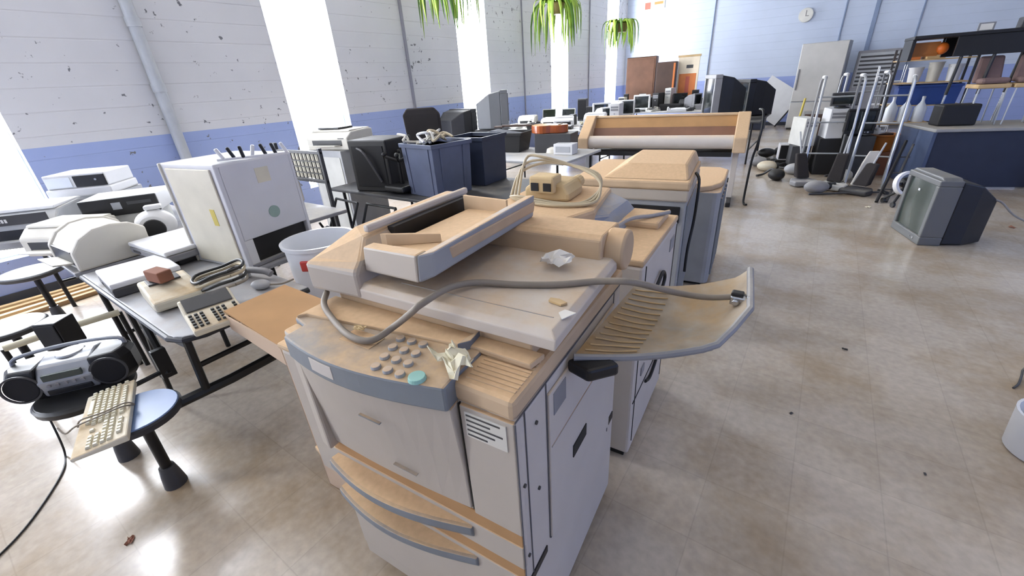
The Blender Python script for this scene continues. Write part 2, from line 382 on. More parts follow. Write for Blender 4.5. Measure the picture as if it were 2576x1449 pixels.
# control panel
fr = front(12, -.298, .205, -.385, .045)
pan = fr+[(.20, -.33), (.2, -.24), (-.36, -.24), (-.36, -.33), (-.30, -.345)]
B().prism(pan, 'z', .998, 1.062).o('control_panel', 'copier_panel', c1, bevel=.006)
B().prism([(-.35,-.33),(-.33,-.31),(.19,-.245),(.33,-.25),(.34,-.2),(-.35,-.2)], 'z', 1.055, 1.0705).o('panel_rim', 'copier_dusty', c1, bevel=.004)
fl = front(12, -.298, .205, -.385, .0465)
B().prism(fl[3:6]+[(q[0], q[1]+.02) for q in fl[5:2:-1]], 'z', 1.014, 1.05).o('name_plate', 'copier_clean', c1, bevel=.001)
kb = B().cyl((0,0,0), (0,0,.008), .012, .0105, n=16).o('key', 'copier_grey', c1, bevel=.001)
kp = [(i, j) for i in range(3) for j in range(4)]
for q, (i, j) in enumerate(kp):
    o = kb if q == 0 else kb.copy()
    if q: COL.objects.link(o)
    o.parent = c1; o.location = (.045+.034*i-.010*j-.02, -.395+.036*j+.002*i, 1.062)
L(B().cyl((0,0,0), (0,0,.009), .02, .018, n=20).o('start_button', 'teal', c1, bevel=.001, loc=(.135, -.385, 1.062)), 'round pale green start button')
B().box(-.15, -.045, -.352, -.30, 1.0615, 1.0635).o('display', 'copier_dusty', c1, bevel=.001)
# ribbed vent plate at the right of the panel
b = B()
for i in range(9): b.box(.215, .335, -.325+i*.0135, -.317+i*.0135, 1.051, 1.0545)
b.o('vent_ribs', 'copier_dusty', c1, bevel=.001)
B().prism([(.155,-.27),(.175,-.245),(.17,-.2),(.158,-.235)], 'z', 1.06, 1.085).o('hinge_tab', 'copier_panel', c1, bevel=.002)
# front door: bowed at the top, flush at the bottom
top = front(12, -.296, .205, -.375, .04); bot = front(12, -.33, .2, -.352, .012)
bk = [(.2,-.34),(-.32,-.34)]
B().loft([[(x,y,.655) for x,y in bot+bk], [(x,y+.004,.80) for x,y in front(12,-.305,.203,-.362,.026)+bk], [(x,y,.997) for x,y in top+bk]]).o('front_door', 'copier', c1, bevel=.004)
B().box(.208, .343, -.352, -.34, .645, .996).o('side_door', 'copier', c1, bevel=.003)
B().box(.2035, .2065, -.35, -.33, .655, .996).o('door_seam', 'seam', c1, bevel=0)
b = B()
b.box(-.06, .01, -.414, -.407, .905, .9085)
b.o('badge', 'copier_panel', c1, bevel=0)
b = B().box(-.02, .06, -.384, -.375, .728, .7295); b.o('marking', 'copier_panel', c1, bevel=0)
st = B().box(.222, .325, -.3545, -.352, .915, .985).o('label_sticker', 'white_warm', c1, bevel=0); L(st, 'white sticker with rows of small grey print')
b = B()
for i in range(5): b.box(.226, .226+[.085,.06,.09,.07,.05][i], -.3555, -.3545, .975-i*.0135, .979-i*.0135)
b.o('print_rows', 'grey_dark', st, bevel=0)
# drawers
for z1_, z0_, nm in ((.63, .515, 'upper'), (.50, .13, 'lower')):
    zt = z1_
    fz = [(x, y+.01) for x, y in front(12, -.35, .2, -.355, .018)]
    dr = B().prism([(-.347,-.352),(.343,-.352),(.343,-.33),(-.347,-.33)], 'z', z0_, zt-.03).o('drawer', 'copier', c1, bevel=.003)
    hz = front(14, -.33, .195, -.36, .055)
    hb = [(.195,-.345),(-.33,-.345)]
    h = B().loft([[(x, y+.012, zt-.095) for x, y in hz+hb], [(x, y, zt-.07) for x, y in hz+hb], [(x, y, zt-.045) for x, y in hz+hb]])
    h.o('handle', 'copier_panel', dr, bevel=.003)
    B().prism([(x, y+.01) for x, y in hz]+[(.19,-.345),(-.325,-.345)], 'z', zt-.048, zt-.0435).o('handle_dust', 'copier_dusty', dr, bevel=0)
    B().box(-.34, .34, -.3485, -.335, zt-.03, zt+.018 if nm == 'upper' else zt+.012).o('recess', 'cardboard', dr, bevel=0)
B().box(-.35, .35, -.347, -.33, .06, .12).o('plinth', 'copier', c1, bevel=.003)
# right side panelling
b = B()
b.box(.345, .3465, -.352, -.349, .1, .995)
b.box(.3455, .3475, -.352, .335, 1.0, 1.004)
b.box(.3455, .3475, -.315, -.312, .40, 1.0).box(.3455, .3475, -.215, -.2125, .46, 1.0).box(.3455, .3475, .27, .272, .42, 1.0)
b.add([(.3475,-.21,.452),(.3475,.30,.452),(.3475,.30,.456),(.3475,-.21,.456),(.3455,-.21,.452),(.3455,.30,.452),(.3455,.30,.456),(.3455,-.21,.456)], [(0,1,2,3),(4,7,6,5),(0,4,5,1),(3,2,6,7),(0,3,7,4),(1,5,6,2)])
b.o('panel_seams', 'seam_grey', c1, bevel=0)
B().box(.345, .353, -.21, .268, .458, .965).o('side_panel', 'copier_clean', c1, bevel=.003)
B().box(.352, .355, -.205, .262, .80, .803).o('side_panel_crease', 'copier_grey', c1, bevel=0)
L(B().box(.345, .356, -.07, .03, .63, .675).o('grip_recess', 'seam', c1, bevel=.001), 'dark slot-shaped grip')
B().box(.345, .3485, -.34, -.235, .43, .455).o('latch_slot', 'black', c1, bevel=0)
B().box(.345, .3485, .285, .33, .44, .47).o('latch_slot', 'black', c1, bevel=0)
B().box(.352, .3545, -.19, -.12, .89, .955).o('side_label', 'grey', c1, bevel=0)
sc_ = B().cyl((.345,0,0),(.349,0,0),.005)
s0 = sc_.o('screw', 'grey_dark', c1, bevel=0, loc=(0,-.265,.93))
for y, z in ((-.265,.72),(-.33,.8),(-.33,.55),(.31,.9)):
    o = s0.copy(); COL.objects.link(o); o.parent = c1; o.location = (0, y, z)
# document cover and feeder
lid = B()
lid.loft([[(-.38,-.22,1.1),(.375,-.225,1.1),(.365,.22,1.1),(-.38,.22,1.1)], [(-.38,-.22,1.128),(.378,-.225,1.128),(.368,.22,1.128),(-.38,.22,1.128)], [(-.37,-.205,1.142),(.362,-.21,1.142),(.355,.22,1.142),(-.37,.22,1.142)]])
lo = lid.o('document_cover', 'copier_lid', c1, bevel=.003)
B().box(-.1, .345, -.165, -.1625, 1.142, 1.1435).o('cover_groove', 'copier_grey', lo, bevel=0)
prof = [(.175, 1.10), (.18, 1.198), (.20, 1.208), (.34, 1.205), (.355, 1.18), (.355, 1.06), (.175, 1.06)]
B().prism(prof, 'x', -.2, .33).o('rear_bar', 'copier_dusty', c1, bevel=.006)
L(B().cyl((.325, .262, 1.15), (.385, .262, 1.15), .06, n=28).o('hinge_end_cap', 'copier_dusty', c1, bevel=.008, smooth=True), 'round speckled end cap of the rear bar')
fd = B()
s1 = [(-.39,-.235),(-.245,-.215)]
fd.loft([[(-.40,-.235,1.1),(-.20,-.225,1.1),(-.20,.36,1.1),(-.41,.36,1.1)], [(-.40,-.235,1.18),(-.20,-.225,1.178),(-.20,.36,1.18),(-.41,.36,1.18)], [(-.39,-.21,1.19),(-.205,-.2,1.2),(-.24,.36,1.19),(-.41,.36,1.19)], [(-.34,-.08,1.25),(-.245,-.14,1.245),(-.245,.36,1.255),(-.34,.36,1.255)]])
fo = fd.o('document_feeder', 'copier', c1, bevel=.01)
B().box(-.262, -.242, -.12, .36, 1.25, 1.272).o('feeder_ridge', 'copier_clean', fo, bevel=.006)
B().box(-.24, -.215, -.05, .33, 1.15, 1.25).o('feeder_throat', 'black', fo, bevel=0)
# raised paper tray, sloping up away from the feeder throat
tr = B()
T0, T1 = (-.225, 1.19), (.04, 1.252)
tr.loft([[(-.21,-.17,1.185),(-.20,-.175,1.215),(-.20,.30,1.215),(-.21,.30,1.185)], [(-.02,-.20,1.195),(-.015,-.21,1.235),(-.015,.30,1.235),(-.02,.30,1.195)], [(.015,-.13,1.215),(.02,-.14,1.25),(.02,.30,1.25),(.015,.30,1.215)]])
tr.T = None
tr.v = [Vector((.045+p.x*1.1, p.y, p.z+.01)) for p in tr.v]
to = tr.o('paper_tray', 'copier_dusty', c1, bevel=.005)
TT = Matrix.Translation((.045,0,.01)) @ Matrix.Diagonal((1.1,1,1,1))
B(TT).loft([[(-.225,-.19,1.16),(-.225,-.15,1.16),(-.215,-.15,1.232),(-.215,-.19,1.232)], [(-.02,-.225,1.18),(-.02,-.185,1.18),(-.015,-.185,1.252),(-.015,-.225,1.252)]]).o('tray_front_lip', 'copier', to, bevel=.006)
B(TT).loft([[(-.02,-.225,1.18),(-.02,.30,1.18),(-.012,.30,1.265),(-.012,-.225,1.252)], [(.012,-.20,1.195),(.012,.30,1.2),(.018,.30,1.27),(.018,-.20,1.258)]]).o('tray_outer_rail', 'copier_grey', to, bevel=.005)
B(TT).loft([[(-.21,-.13,1.215),(-.19,-.13,1.215),(-.19,-.13,1.25),(-.21,-.13,1.25)], [(-.06,-.075,1.232),(-.05,-.085,1.232),(-.05,-.085,1.255),(-.06,-.075,1.255)]]).o('paper_guide', 'copier_dusty', to, bevel=.002)
B(TT).loft([[(-.215,.26,1.2),(-.03,.21,1.225),(-.03,.22,1.225),(-.215,.27,1.2)], [(-.215,.26,1.26),(-.03,.21,1.27),(-.03,.22,1.27),(-.215,.27,1.26)]]).o('paper_guide', 'copier_dusty', to, bevel=.002)
# left-hand side unit
sl = B().box(-.49, -.35, -.335, .30, .42, .925).o('side_unit', 'copier', c1, bevel=.012)
B().box(-.495, -.35, -.34, .305, .925, .945).o('side_unit_lid', 'copier_dusty', sl, bevel=.008)
B().prism([(-.40,-.33),(-.60,-.29),(-.58,-.1),(-.40,-.1)], 'z', .40, .42).o('side_flap', 'copier_dusty', sl, bevel=.004)
# dirty output tray on the right
wing = B(); nx, ny = 26, 14
W0 = [at(1443,895,1.0), at(1600,715,1.0), at(1885,690,1.05), at(1885,790,1.045), at(1800,860,1.02)]
inv = Matrix.Translation(c1.location) @ Matrix.Rotation(rad(Y1), 4, 'Z'); inv = inv.inverted()
P = [inv @ p for p in W0]
def wingpt(u, v, dz=0):
    fr_ = P[0].lerp(P[4], min(1, u/.82)) if u < .82 else P[4].lerp(P[3], (u-.82)/.18)
    bk_ = P[1].lerp(P[2], u)
    p = fr_.lerp(bk_, v)
    p.z += -.05*math.sin(PI*min(1, max(0, u)))*(.4+.6*math.sin(PI*v)) + .0015*math.sin(u*23)*math.sin(v*41) + (.02*(u > .9)*(u-.9)*10) + dz
    return p
vs = []; fs = []
for k_, dz in ((0, 0), (1, -.014)):
    for j in range(ny+1):
        for i in range(nx+1): vs.append(wingpt(i/nx, j/ny, dz))
S = (nx+1)*(ny+1)
for j in range(ny):
    for i in range(nx):
        a = j*(nx+1)+i; fs.append((a, a+1, a+nx+2, a+nx+1)); fs.append((S+a, S+a+nx+1, S+a+nx+2, S+a+1))
for i in range(nx):
    fs.append((i, S+i, S+i+1, i+1)); a = ny*(nx+1)+i; fs.append((a, a+1, S+a+1, S+a))
for j in range(ny):
    a = j*(nx+1); q = a+nx+1; fs.append((a, q, S+q, S+a)); a += nx; q += nx; fs.append((a, S+a, S+q, q))
wo = B().add(vs, fs).o('output_tray', 'tray_dirt', c1, bevel=0, smooth=True); L(wo, 'dirt-caked curved output tray sticking out to the right')
b = B()
for k_ in range(13):
    v = .06+k_*.07; b.tube([wingpt(u, v, .003) for u in [i/14*.55+.04 for i in range(9)]], .0022, n=5)
b.o('tray_ribs', 'wood_pale', wo, bevel=0)
b = B().tube([wingpt(u, 0, -.004) for u in [i/12 for i in range(13)]]+[wingpt(1, v, -.004) for v in (.2,.4,.6,.8,1)], .009, n=8)
b.o('tray_edge', 'grey', wo, bevel=0, smooth=True)
b = B(); pa = [inv @ at(*q, .99) for q in ((1425,905),(1480,935),(1560,915),(1530,895),(1500,880),(1460,890))]
b.loft([[(p.x, p.y, .955) for p in pa], [(p.x, p.y, .99) for p in pa]]).o('tray_bracket', 'black', wo, bevel=.008)

# things lying on the front copier
WZ = 1.143
b = B().tube([at(*p) for p in [(822,735,1.09),(815,765,1.085),(835,800,1.075),(880,845,1.075),(935,856,1.075),(990,822,1.088),(1035,786,1.14),(1060,765,1.162),(1130,724,1.165),(1200,711,1.155),(1300,716,1.15),(1400,716,1.15),(1500,708,1.15),(1570,708,1.155),(1620,716,1.125),(1700,736,1.055),(1780,748,1.035),(1850,746,1.045)]], .0085, n=10, smooth=6)
cb = b.o('power_cable', 'cable_grey', None, bevel=0, smooth=True)
tag(cb, 'thick grey power cable looping over the front copier lid onto its side tray', 'cable')
p = at(1855, 744, 1.05)
B().boxc(p, (.03,.026,.024)).cyl(p+Vector((.012,0,0)), p+Vector((.035,.0,.003)), .004).cyl(p+Vector((.012,.01,0)), p+Vector((.035,.01,.003)), .004).o('plug', 'black', cb, bevel=.004)
tag(B().boxc((0,0,.012),(.05,.035,.024)).cyl((-.01,-.03,.012),(-.01,.03,.012),.009).cyl((.012,.02,.02),(.02,-.03,.035),.006).o('metal_clamp', 'chrome', None, bevel=.003, loc=at(1862,764,1.03)), 'small shiny metal clamp at the end of the dirty side tray', 'clamp')
crumple('crumpled_paper', 3, .085, .07, .035, 'paper', 'crumpled white tissue lying on the flat copier lid', 'paper', at(1400,672,WZ), 20, n=7)
crumple('crumpled_paper', 14, .105, .065, .032, 'paper_cream', 'torn crumpled newspaper scrap lying on the copier control panel', 'paper', at(1145,918,1.064), -15)
tag(B().prism([(-.02,-.006),(.016,-.012),(.024,.004),(.0,.012),(-.022,.008)], 'z', 0, .006).o('paint_flake', 'wood_pale', None, bevel=.001, loc=at(1402,762,WZ)), 'small tan flake on the copier lid below the cable', 'flake')
tag(B().prism([(-.016,-.004),(.004,-.026),(.018,.012),(-.01,.014)], 'z', 0, .002).o('paper_scrap', 'paper', None, bevel=0, loc=at(1424,790,WZ)), 'tiny white paper scrap on the copier lid near its front corner', 'paper')
crumple('dust_clump', 5, .035, .02, .012, 'beige_dusty', 'dust clump on the copier deck beside the cable loop', 'debris', at(905,828,1.072), 10, n=6)

# ------------------------------------------------------------------ second copier (behind the first)
c2_ = thing('photocopier', 'photocopier directly behind the front one, black cable hanging on its pale side', 'photocopier', (-.765, 1.66, 0), 4)
B().box(-.325, .325, -.31, .3, .05, .98).o('body', 'copier_clean', c2_, bevel=.012)
for x in (-.26, .26):
    for y in (-.24, .24): B().box(x-.04, x+.04, y-.04, y+.04, 0, .05).o('foot', 'black', c2_)
B().box(.0, .325, -.31, .3, .98, 1.005).o('side_deck', 'copier_dusty', c2_, bevel=.006)
B().prism([(-.4,-.26),(.0,-.26),(.06,-.1),(.0,.3),(-.4,.3)], 'z', 1.0, 1.115).o('scanner_cover', 'copier_dusty', c2_, bevel=.015)
g_ = B().loft([[(.0,-.2,1.0),(.16,-.04,1.0),(.16,.26,1.0),(.0,.3,1.0)], [(.02,-.17,1.1),(.09,-.02,1.075),(.10,.24,1.075),(.0,.28,1.1)]]).o('cover_slope', 'slate', c2_, bevel=.012)
B().box(.12, .29, .05, .26, 1.0, 1.035).o('raised_block', 'copier_dusty', c2_, bevel=.012)
B().tube([(.03,-.18,1.03),(.12,-.1,1.03),(.17,.02,1.05),(.24,.12,1.045),(.3,.2,1.045)], .01, n=8, smooth=4).o('pivot_arm', 'copier_grey', c2_, bevel=0, smooth=True)
B().tube([(.327,-.2,.78),(.338,-.1,.82),(.338,.0,.84),(.338,.05,.78),(.335,-.05,.70),(.335,-.03,.6),(.335,.1,.48),(.335,.12,.36),(.335,-.02,.3),(.33,-.1,.32)], .0075, n=8, smooth=5).o('power_cord', 'cable_black', c2_, bevel=0, smooth=True)
b = B().box(.325, .328, -.27, -.267, .1, .97).box(.325, .328, .27, .273, .1, .97).box(.325, .328, -.3, .3, .34, .344); b.o('panel_seams', 'seam', c2_, bevel=0)
B().box(.325, .33, -.2, -.15, .42, .46).o('label_sticker', 'grey', c2_, bevel=0)
for nm, mt, y, z in (('side_label', 'grey', .2, .9),):
    B().box(.325, .328, y-.04, y+.04, z-.03, z+.03).o(nm, mt, c2_, bevel=0)
# box device and cables on it
p0 = at(1385, 498, 1.115)
d = thing('adapter_box', 'dust-coated tan box with two square sockets, tangled in cable on the second copier', 'device', p0, 6)
B().prism([(-.11,0),(.11,0),(.11,.035),(.085,.075),(-.06,.085),(-.11,.05)], 'y', -.05, .13).o('housing', 'beige_dusty', d, bevel=.012)
B().boxc((-.01,-.03,.075), (.12,.1,.075)).o('socket_block', 'beige_dusty', d, bevel=.01)
for x in (-.04, .02): B().box(x-.018, x+.018, -.085, -.078, .05, .085).o('socket', 'black', d, bevel=0)
for k_ in range(3):
    q = [(-.18+.02*k_, -.06, .01), (-.2, .05+.03*k_, .09+.03*k_), (-.12, .13, .13+.015*k_), (.02, .17, .12), (.16, .16-.02*k_, .09), (.22, .06, .05), (.24-.02*k_, -.06, .015), (.1, -.14+.02*k_, .01), (-.08, -.13, .01+.01*k_), (-.17, -.08, .01)]
    tag(B().tube([Vector(p0)+Vector(v) for v in q], .0065, n=8, smooth=5).o('coiled_cable', 'cable_pale', None, bevel=0, smooth=True), ['tan cable loop around the dusty adapter box, outermost', 'tan cable loop around the dusty adapter box, middle', 'tan cable loop around the dusty adapter box, innermost'][k_], 'cable', 'cable loops on the second copier')
p0 = Vector((-.93, 1.86, 1.115))
d = thing('plug_adapter', 'round tan plug adapter with red wire ends beside the adapter box', 'adapter', p0, 10)
B().cyl((0,-.03,.035),(0,.04,.035),.033,.03).o('barrel', 'beige_dusty', d, bevel=.004)
B().tube([(-.02,0,.03),(-.07,.02,.05),(-.13,-.02,.03),(-.2,-.04,.02)], .006, smooth=4).o('wire', 'cable_pale', d, bevel=0)
B().boxc((-.045,-.02,.055),(.02,.012,.012)).o('wire_end', 'red_plastic', d, bevel=.002)

# ------------------------------------------------------------------ third copier
c3_ = thing('photocopier', 'third copier in the row, humped dusty lid and grey side with a dangling black cord', 'photocopier', (-.92, 2.78, 0), 8)
B().box(-.33, .33, -.33, .33, .04, .93).o('body', 'copier_grey', c3_, bevel=.012)
for x in (-.25, .25): B().box(x-.05, x+.05, -.3, .3, 0, .04).o('foot', 'black', c3_)
B().box(-.34, .34, -.35, .34, .93, 1.0).o('scanner_bed', 'copier', c3_, bevel=.012)
B().box(-.35,.34,-.36,.34,1.0,1.05).o('document_cover', 'copier_dusty', c3_, bevel=.012)
B().loft([[(-.17,-.33,1.05),(.33,-.33,1.05),(.33,.33,1.05),(-.17,.33,1.05)], [(-.05,-.20,1.12),(.30,-.20,1.12),(.30,.31,1.125),(-.05,.31,1.125)]]).o('feeder_hump', 'copier_dusty', c3_, bevel=.014)
B().box(.33, .337, -.3, .3, .2, .9).o('side_panel', 'copier_panel', c3_, bevel=.004)
B().box(.0, .3, -.34, -.332, .8, .9).o('front_slot', 'black', c3_, bevel=.003)
B().tube([(.345,-.1,1.05),(.37,-.15,1.02),(.375,-.17,.9),(.37,-.15,.75),(.36,-.2,.6),(.36,-.22,.45)], .009, n=8, smooth=5).o('power_cord', 'cable_black', c3_, bevel=0, smooth=True)
# finisher cabinet
c4 = thing('sorter_cabinet', 'grey paper sorter with ribbed side and rounded dusty top, behind the third copier', 'cabinet', (-.80, 3.78, 0), 6)
B().prism([(-.22,-.42)]+[(.2-.0+.05*math.sin(a), -.42+.05-.05*math.cos(a)) for a in (0, .5, 1, 1.5)]+[(.25,.3),(.18,.4),(-.22,.4)], 'z', .03, .78).o('body', 'copier_grey', c4, bevel=.008)
B().box(-.2, .2, -.38, .38, 0, .03).o('base', 'black', c4)
B().prism([(-.22,-.42)]+[(.25*math.cos(a)-.0, -.10+.34*math.sin(a)-.02) for a in [rad(-70), rad(-45), rad(-20), 0]]+[(.25,.3),(.18,.4),(-.22,.4)], 'z', .78, .82).o('top', 'copier_dusty', c4, bevel=.012)
b = B()
for i in range(5): b.box(.25, .262, -.33+i*.12, -.29+i*.12, .08, .72)
b.o('side_ribs', 'copier_panel', c4, bevel=.004)

# ------------------------------------------------------------------ wide plotter
pl = thing('wide_format_plotter', 'long beige wide-format plotter with a dusty trough and white roller on black legs', 'plotter', (-1.80, 6.05, 0), 8)
B().box(-.93, .93, -.05, .28, .70, .80).o('base_beam', 'copier', pl, bevel=.01)
B().loft([[(-.93,.05,.80),(.93,.05,.80),(.93,.28,.80),(-.93,.28,.80)], [(-.93,.24,1.08),(.93,.24,1.08),(.93,.32,1.08),(-.93,.32,1.08)]]).o('trough_back', 'cardboard', pl, bevel=.004)
B().loft([[(-.93,.03,.80),(.93,.03,.80),(.93,.06,.80),(-.93,.06,.80)], [(-.93,.125,.945),(.93,.125,.945),(.93,.16,.945),(-.93,.16,.945)]]).o('lower_board', 'wood', pl, bevel=.003)
B().box(-.93, .93, .22, .34, 1.07, 1.095).o('trough_rim', 'copier_dusty', pl, bevel=.006)
B().cyl((-.93,-.1,.78), (.93,-.1,.78), .085, n=24).o('roller', 'copier_clean', pl, bevel=.004, smooth=True)
for s, nm in ((-1, 'end_cap'), (1, 'end_cap')):
    B().prism([(-.2,.66),(.32,.66),(.36,1.10),(.2,1.11),(-.12,.9),(-.2,.84)], 'x', s*.93 if s > 0 else -1.08, 1.08 if s > 0 else -.93).o(nm, 'copier_dusty', pl, bevel=.012)
B().box(-.93, .93, -.12, .2, .60, .66).o('paper_bin_rail', 'black', pl, bevel=.006)
for s in (-1, 1):
    lg = B().box(s*.98-.035, s*.98+.035, -.02, .12, .06, .66).o('stand_leg', 'copier_grey' if s < 0 else 'copier_clean', pl, bevel=.006)
    B().box(s*.98-.03, s*.98+.03, -.3, .36, .0, .06).o('foot', 'black', lg, bevel=.01)
B().box(-.95, .95, .02, .06, .25, .31).o('stand_crossbar', 'black', pl, bevel=.004)
B().tube([(1.16,.1,1.14),(1.2,0,1.12),(1.215,-.05,.95),(1.2,-.08,.75),(1.17,-.08,.55),(1.16,-.08,.1),(1.17,-.12,.015),(1.2,-.16,.012)], .014, n=10, smooth=5).o('hoop_rod', 'black_metal', pl, bevel=0, smooth=True)

# ------------------------------------------------------------------ makers (local frame: base centre at origin, front = -y)
def crt(t, w, d, h, body='grey_dark', scr='screen', back=None, foot=.0, tube=.55, strip=.14, spk=0, fd=None):
    """television or monitor: bezel, curved screen, tapered rear shell, control strip"""
    fd = fd or (.12 if w > .45 else .07)
    z0 = foot; x = w/2; y0 = -d/2; bz = .045*w/.5
    b = B(); zs = z0+h*strip
    b.box(-x, x, y0, y0+fd, z0, zs).box(-x, x, y0, y0+fd, z0+h-bz, z0+h).box(-x, -x+bz+spk, y0, y0+fd, zs, z0+h-bz).box(x-bz-spk, x, y0, y0+fd, zs, z0+h-bz)
    b.box(-x+bz, x-bz, y0+fd*.6, y0+fd, zs, z0+h-bz)
    b.o('bezel', body, t, bevel=.008)
    sx = x-bz-spk; g = B(); n_ = 8; vs = []; fs = []
    for j in range(n_+1):
        for i in range(n_+1):
            u, v = i/n_*2-1, j/n_*2-1
            vs.append((u*sx, y0+.022-.014*(1-(u*u+v*v)/2), zs+(z0+h-bz-zs)*(v+1)/2))
    for j in range(n_):
        for i in range(n_): a = j*(n_+1)+i; fs.append((a, a+1, a+n_+2, a+n_+1))
    g.add(vs, fs).o('screen', scr, t, bevel=0, smooth=True)
    q = [(-x*.97, x*.97, z0+.01, z0+h*.98, y0+fd), (-x*.9, x*.9, z0+.01, z0+h*.92, y0+fd+(d-fd)*.45), (-x*tube, x*tube, z0+.01, z0+h*.68, d/2)]
    B().loft([[(a, y, c), (b_, y, c), (b_, y, e), (a, y, e)] for a, b_, c, e, y in q]).o('rear_shell', back or body, t, bevel=.012)
    B().cyl((x*.6, y0-.004, z0+h*strip*.5), (x*.6, y0, z0+h*strip*.5), .012).o('power_button', 'silver', t, bevel=0)
    B().cyl((x*.4, y0-.003, z0+h*strip*.5), (x*.4, y0, z0+h*strip*.5), .007).o('button', 'silver', t, bevel=0)
    if foot: B().lathe([(w*.3, 0), (w*.28, .012), (w*.14, .02), (w*.14, foot)], 20).o('stand', body, t, bevel=.002)
def printer(t, w, d, h, body='white_old', slot='black', tray=True, cover=None, curve=.0):
    """desktop printer: rounded body, scanner lid, paper slot, output tray, buttons"""
    B().prism([(-d/2,0),(d/2,0),(d/2,h*.92),(d*.3,h*.96),(-d*.3,h*.9),(-d/2,h*.62)], 'x', -w/2, w/2).o('body', body, t, bevel=.012)
    B().prism([(-d*.32,h*.9),(d*.48,h*.93),(d*.46,h),(-d*.28,h*.985)], 'x', -w*.46, w*.46).o('lid', cover or body, t, bevel=.008)
    B().box(-w*.36, w*.36, -d/2-.002, -d/2+.02, h*.22, h*.5).o('paper_slot', slot, t, bevel=0)
    if tray: B().prism([(-d/2-.09,h*.24),(-d/2+.02,h*.2),(-d/2+.02,h*.24),(-d/2-.09,h*.28)], 'x', -w*.32, w*.32).o('output_tray', body, t, bevel=.002)
    b = B().box(w*.28, w*.42, -d/2-.003, -d/2+.01, h*.56, h*.6); b.o('button_row', 'grey_dark', t, bevel=0)
def flatbed(t, w, d, h, body='grey_light', lid='white'):
    B().box(-w/2, w/2, -d/2, d/2, 0, h*.6).o('base', body, t, bevel=.008)
    B().box(-w/2, w/2, -d/2, d/2, h*.62, h).o('lid', lid, t, bevel=.008)
    B().box(-w*.4, -w*.2, -d/2-.002, -d/2, h*.2, h*.4).o('button_strip', 'grey_dark', t, bevel=0)
def pc_case(t, w, d, h, body='white_old', face='black', tower=False):
    B().box(-w/2, w/2, -d/2+.02, d/2, 0, h).o('case', body, t, bevel=.004)
    B().box(-w/2, w/2, -d/2, -d/2+.022, 0, h).o('front_panel', face, t, bevel=.006)
    if tower:
        for k in range(2): B().box(-w*.4, w*.4, -d/2-.003, -d/2, h*(.8-.11*k), h*(.88-.11*k)).o('drive_bay', 'grey', t, bevel=.001)
        B().cyl((0,-d/2-.004,h*.55), (0,-d/2,h*.55), .012).o('power_button', 'silver', t, bevel=0)
    else:
        B().box(-w*.1, w*.02, -d/2-.003, -d/2, h*.35, h*.75).o('badge', 'silver', t, bevel=.001)
        B().box(w*.1, w*.42, -d/2-.003, -d/2, h*.55, h*.72).o('drive_bay', 'grey_dark', t, bevel=.001)
def laptop(t, w=.33, d=.25, body='grey_light', scr='screen', ang=105):
    B().box(-w/2, w/2, -d/2, d/2, 0, .025).o('keyboard_base', body, t, bevel=.004)
    a = rad(ang-90); l = B()
    def P_(x, s, o): return (x, d/2+s*math.sin(a)+o*math.cos(a), .025+s*math.cos(a)-o*math.sin(a))
    l.loft([[P_(-w/2,0,0),P_(w/2,0,0),P_(w/2,d*.95,0),P_(-w/2,d*.95,0)], [P_(-w/2,0,.015),P_(w/2,0,.015),P_(w/2,d*.95,.015),P_(-w/2,d*.95,.015)]])
    l.o('screen_lid', body, t, bevel=.003)
    B().loft([[P_(-w*.44,d*.08,-.002),P_(w*.44,d*.08,-.002),P_(w*.44,d*.87,-.002),P_(-w*.44,d*.87,-.002)], [P_(-w*.44,d*.08,.0),P_(w*.44,d*.08,.0),P_(w*.44,d*.87,.0),P_(-w*.44,d*.87,.0)]]).o('screen', scr, t, bevel=0)
def phone(t, body='white_old', keys='grey_dark'):
    B().prism([(-.11,0),(.11,0),(.11,.07),(-.11,.03)], 'x', -.09, .09).o('base', body, t, bevel=.008)
    B().box(-.085, -.04, -.1, .1, .065, .09).boxc((-.0625,-.085,.055),(.045,.045,.05)).boxc((-.0625,.085,.075),(.045,.045,.04)).o('handset', body if keys != 'black' else 'black', t, bevel=.01)
    B().prism([(-.07,.047),(.06,.069),(.06,.074),(-.07,.052)], 'x', -.015, .075).o('keypad', keys, t, bevel=.002)
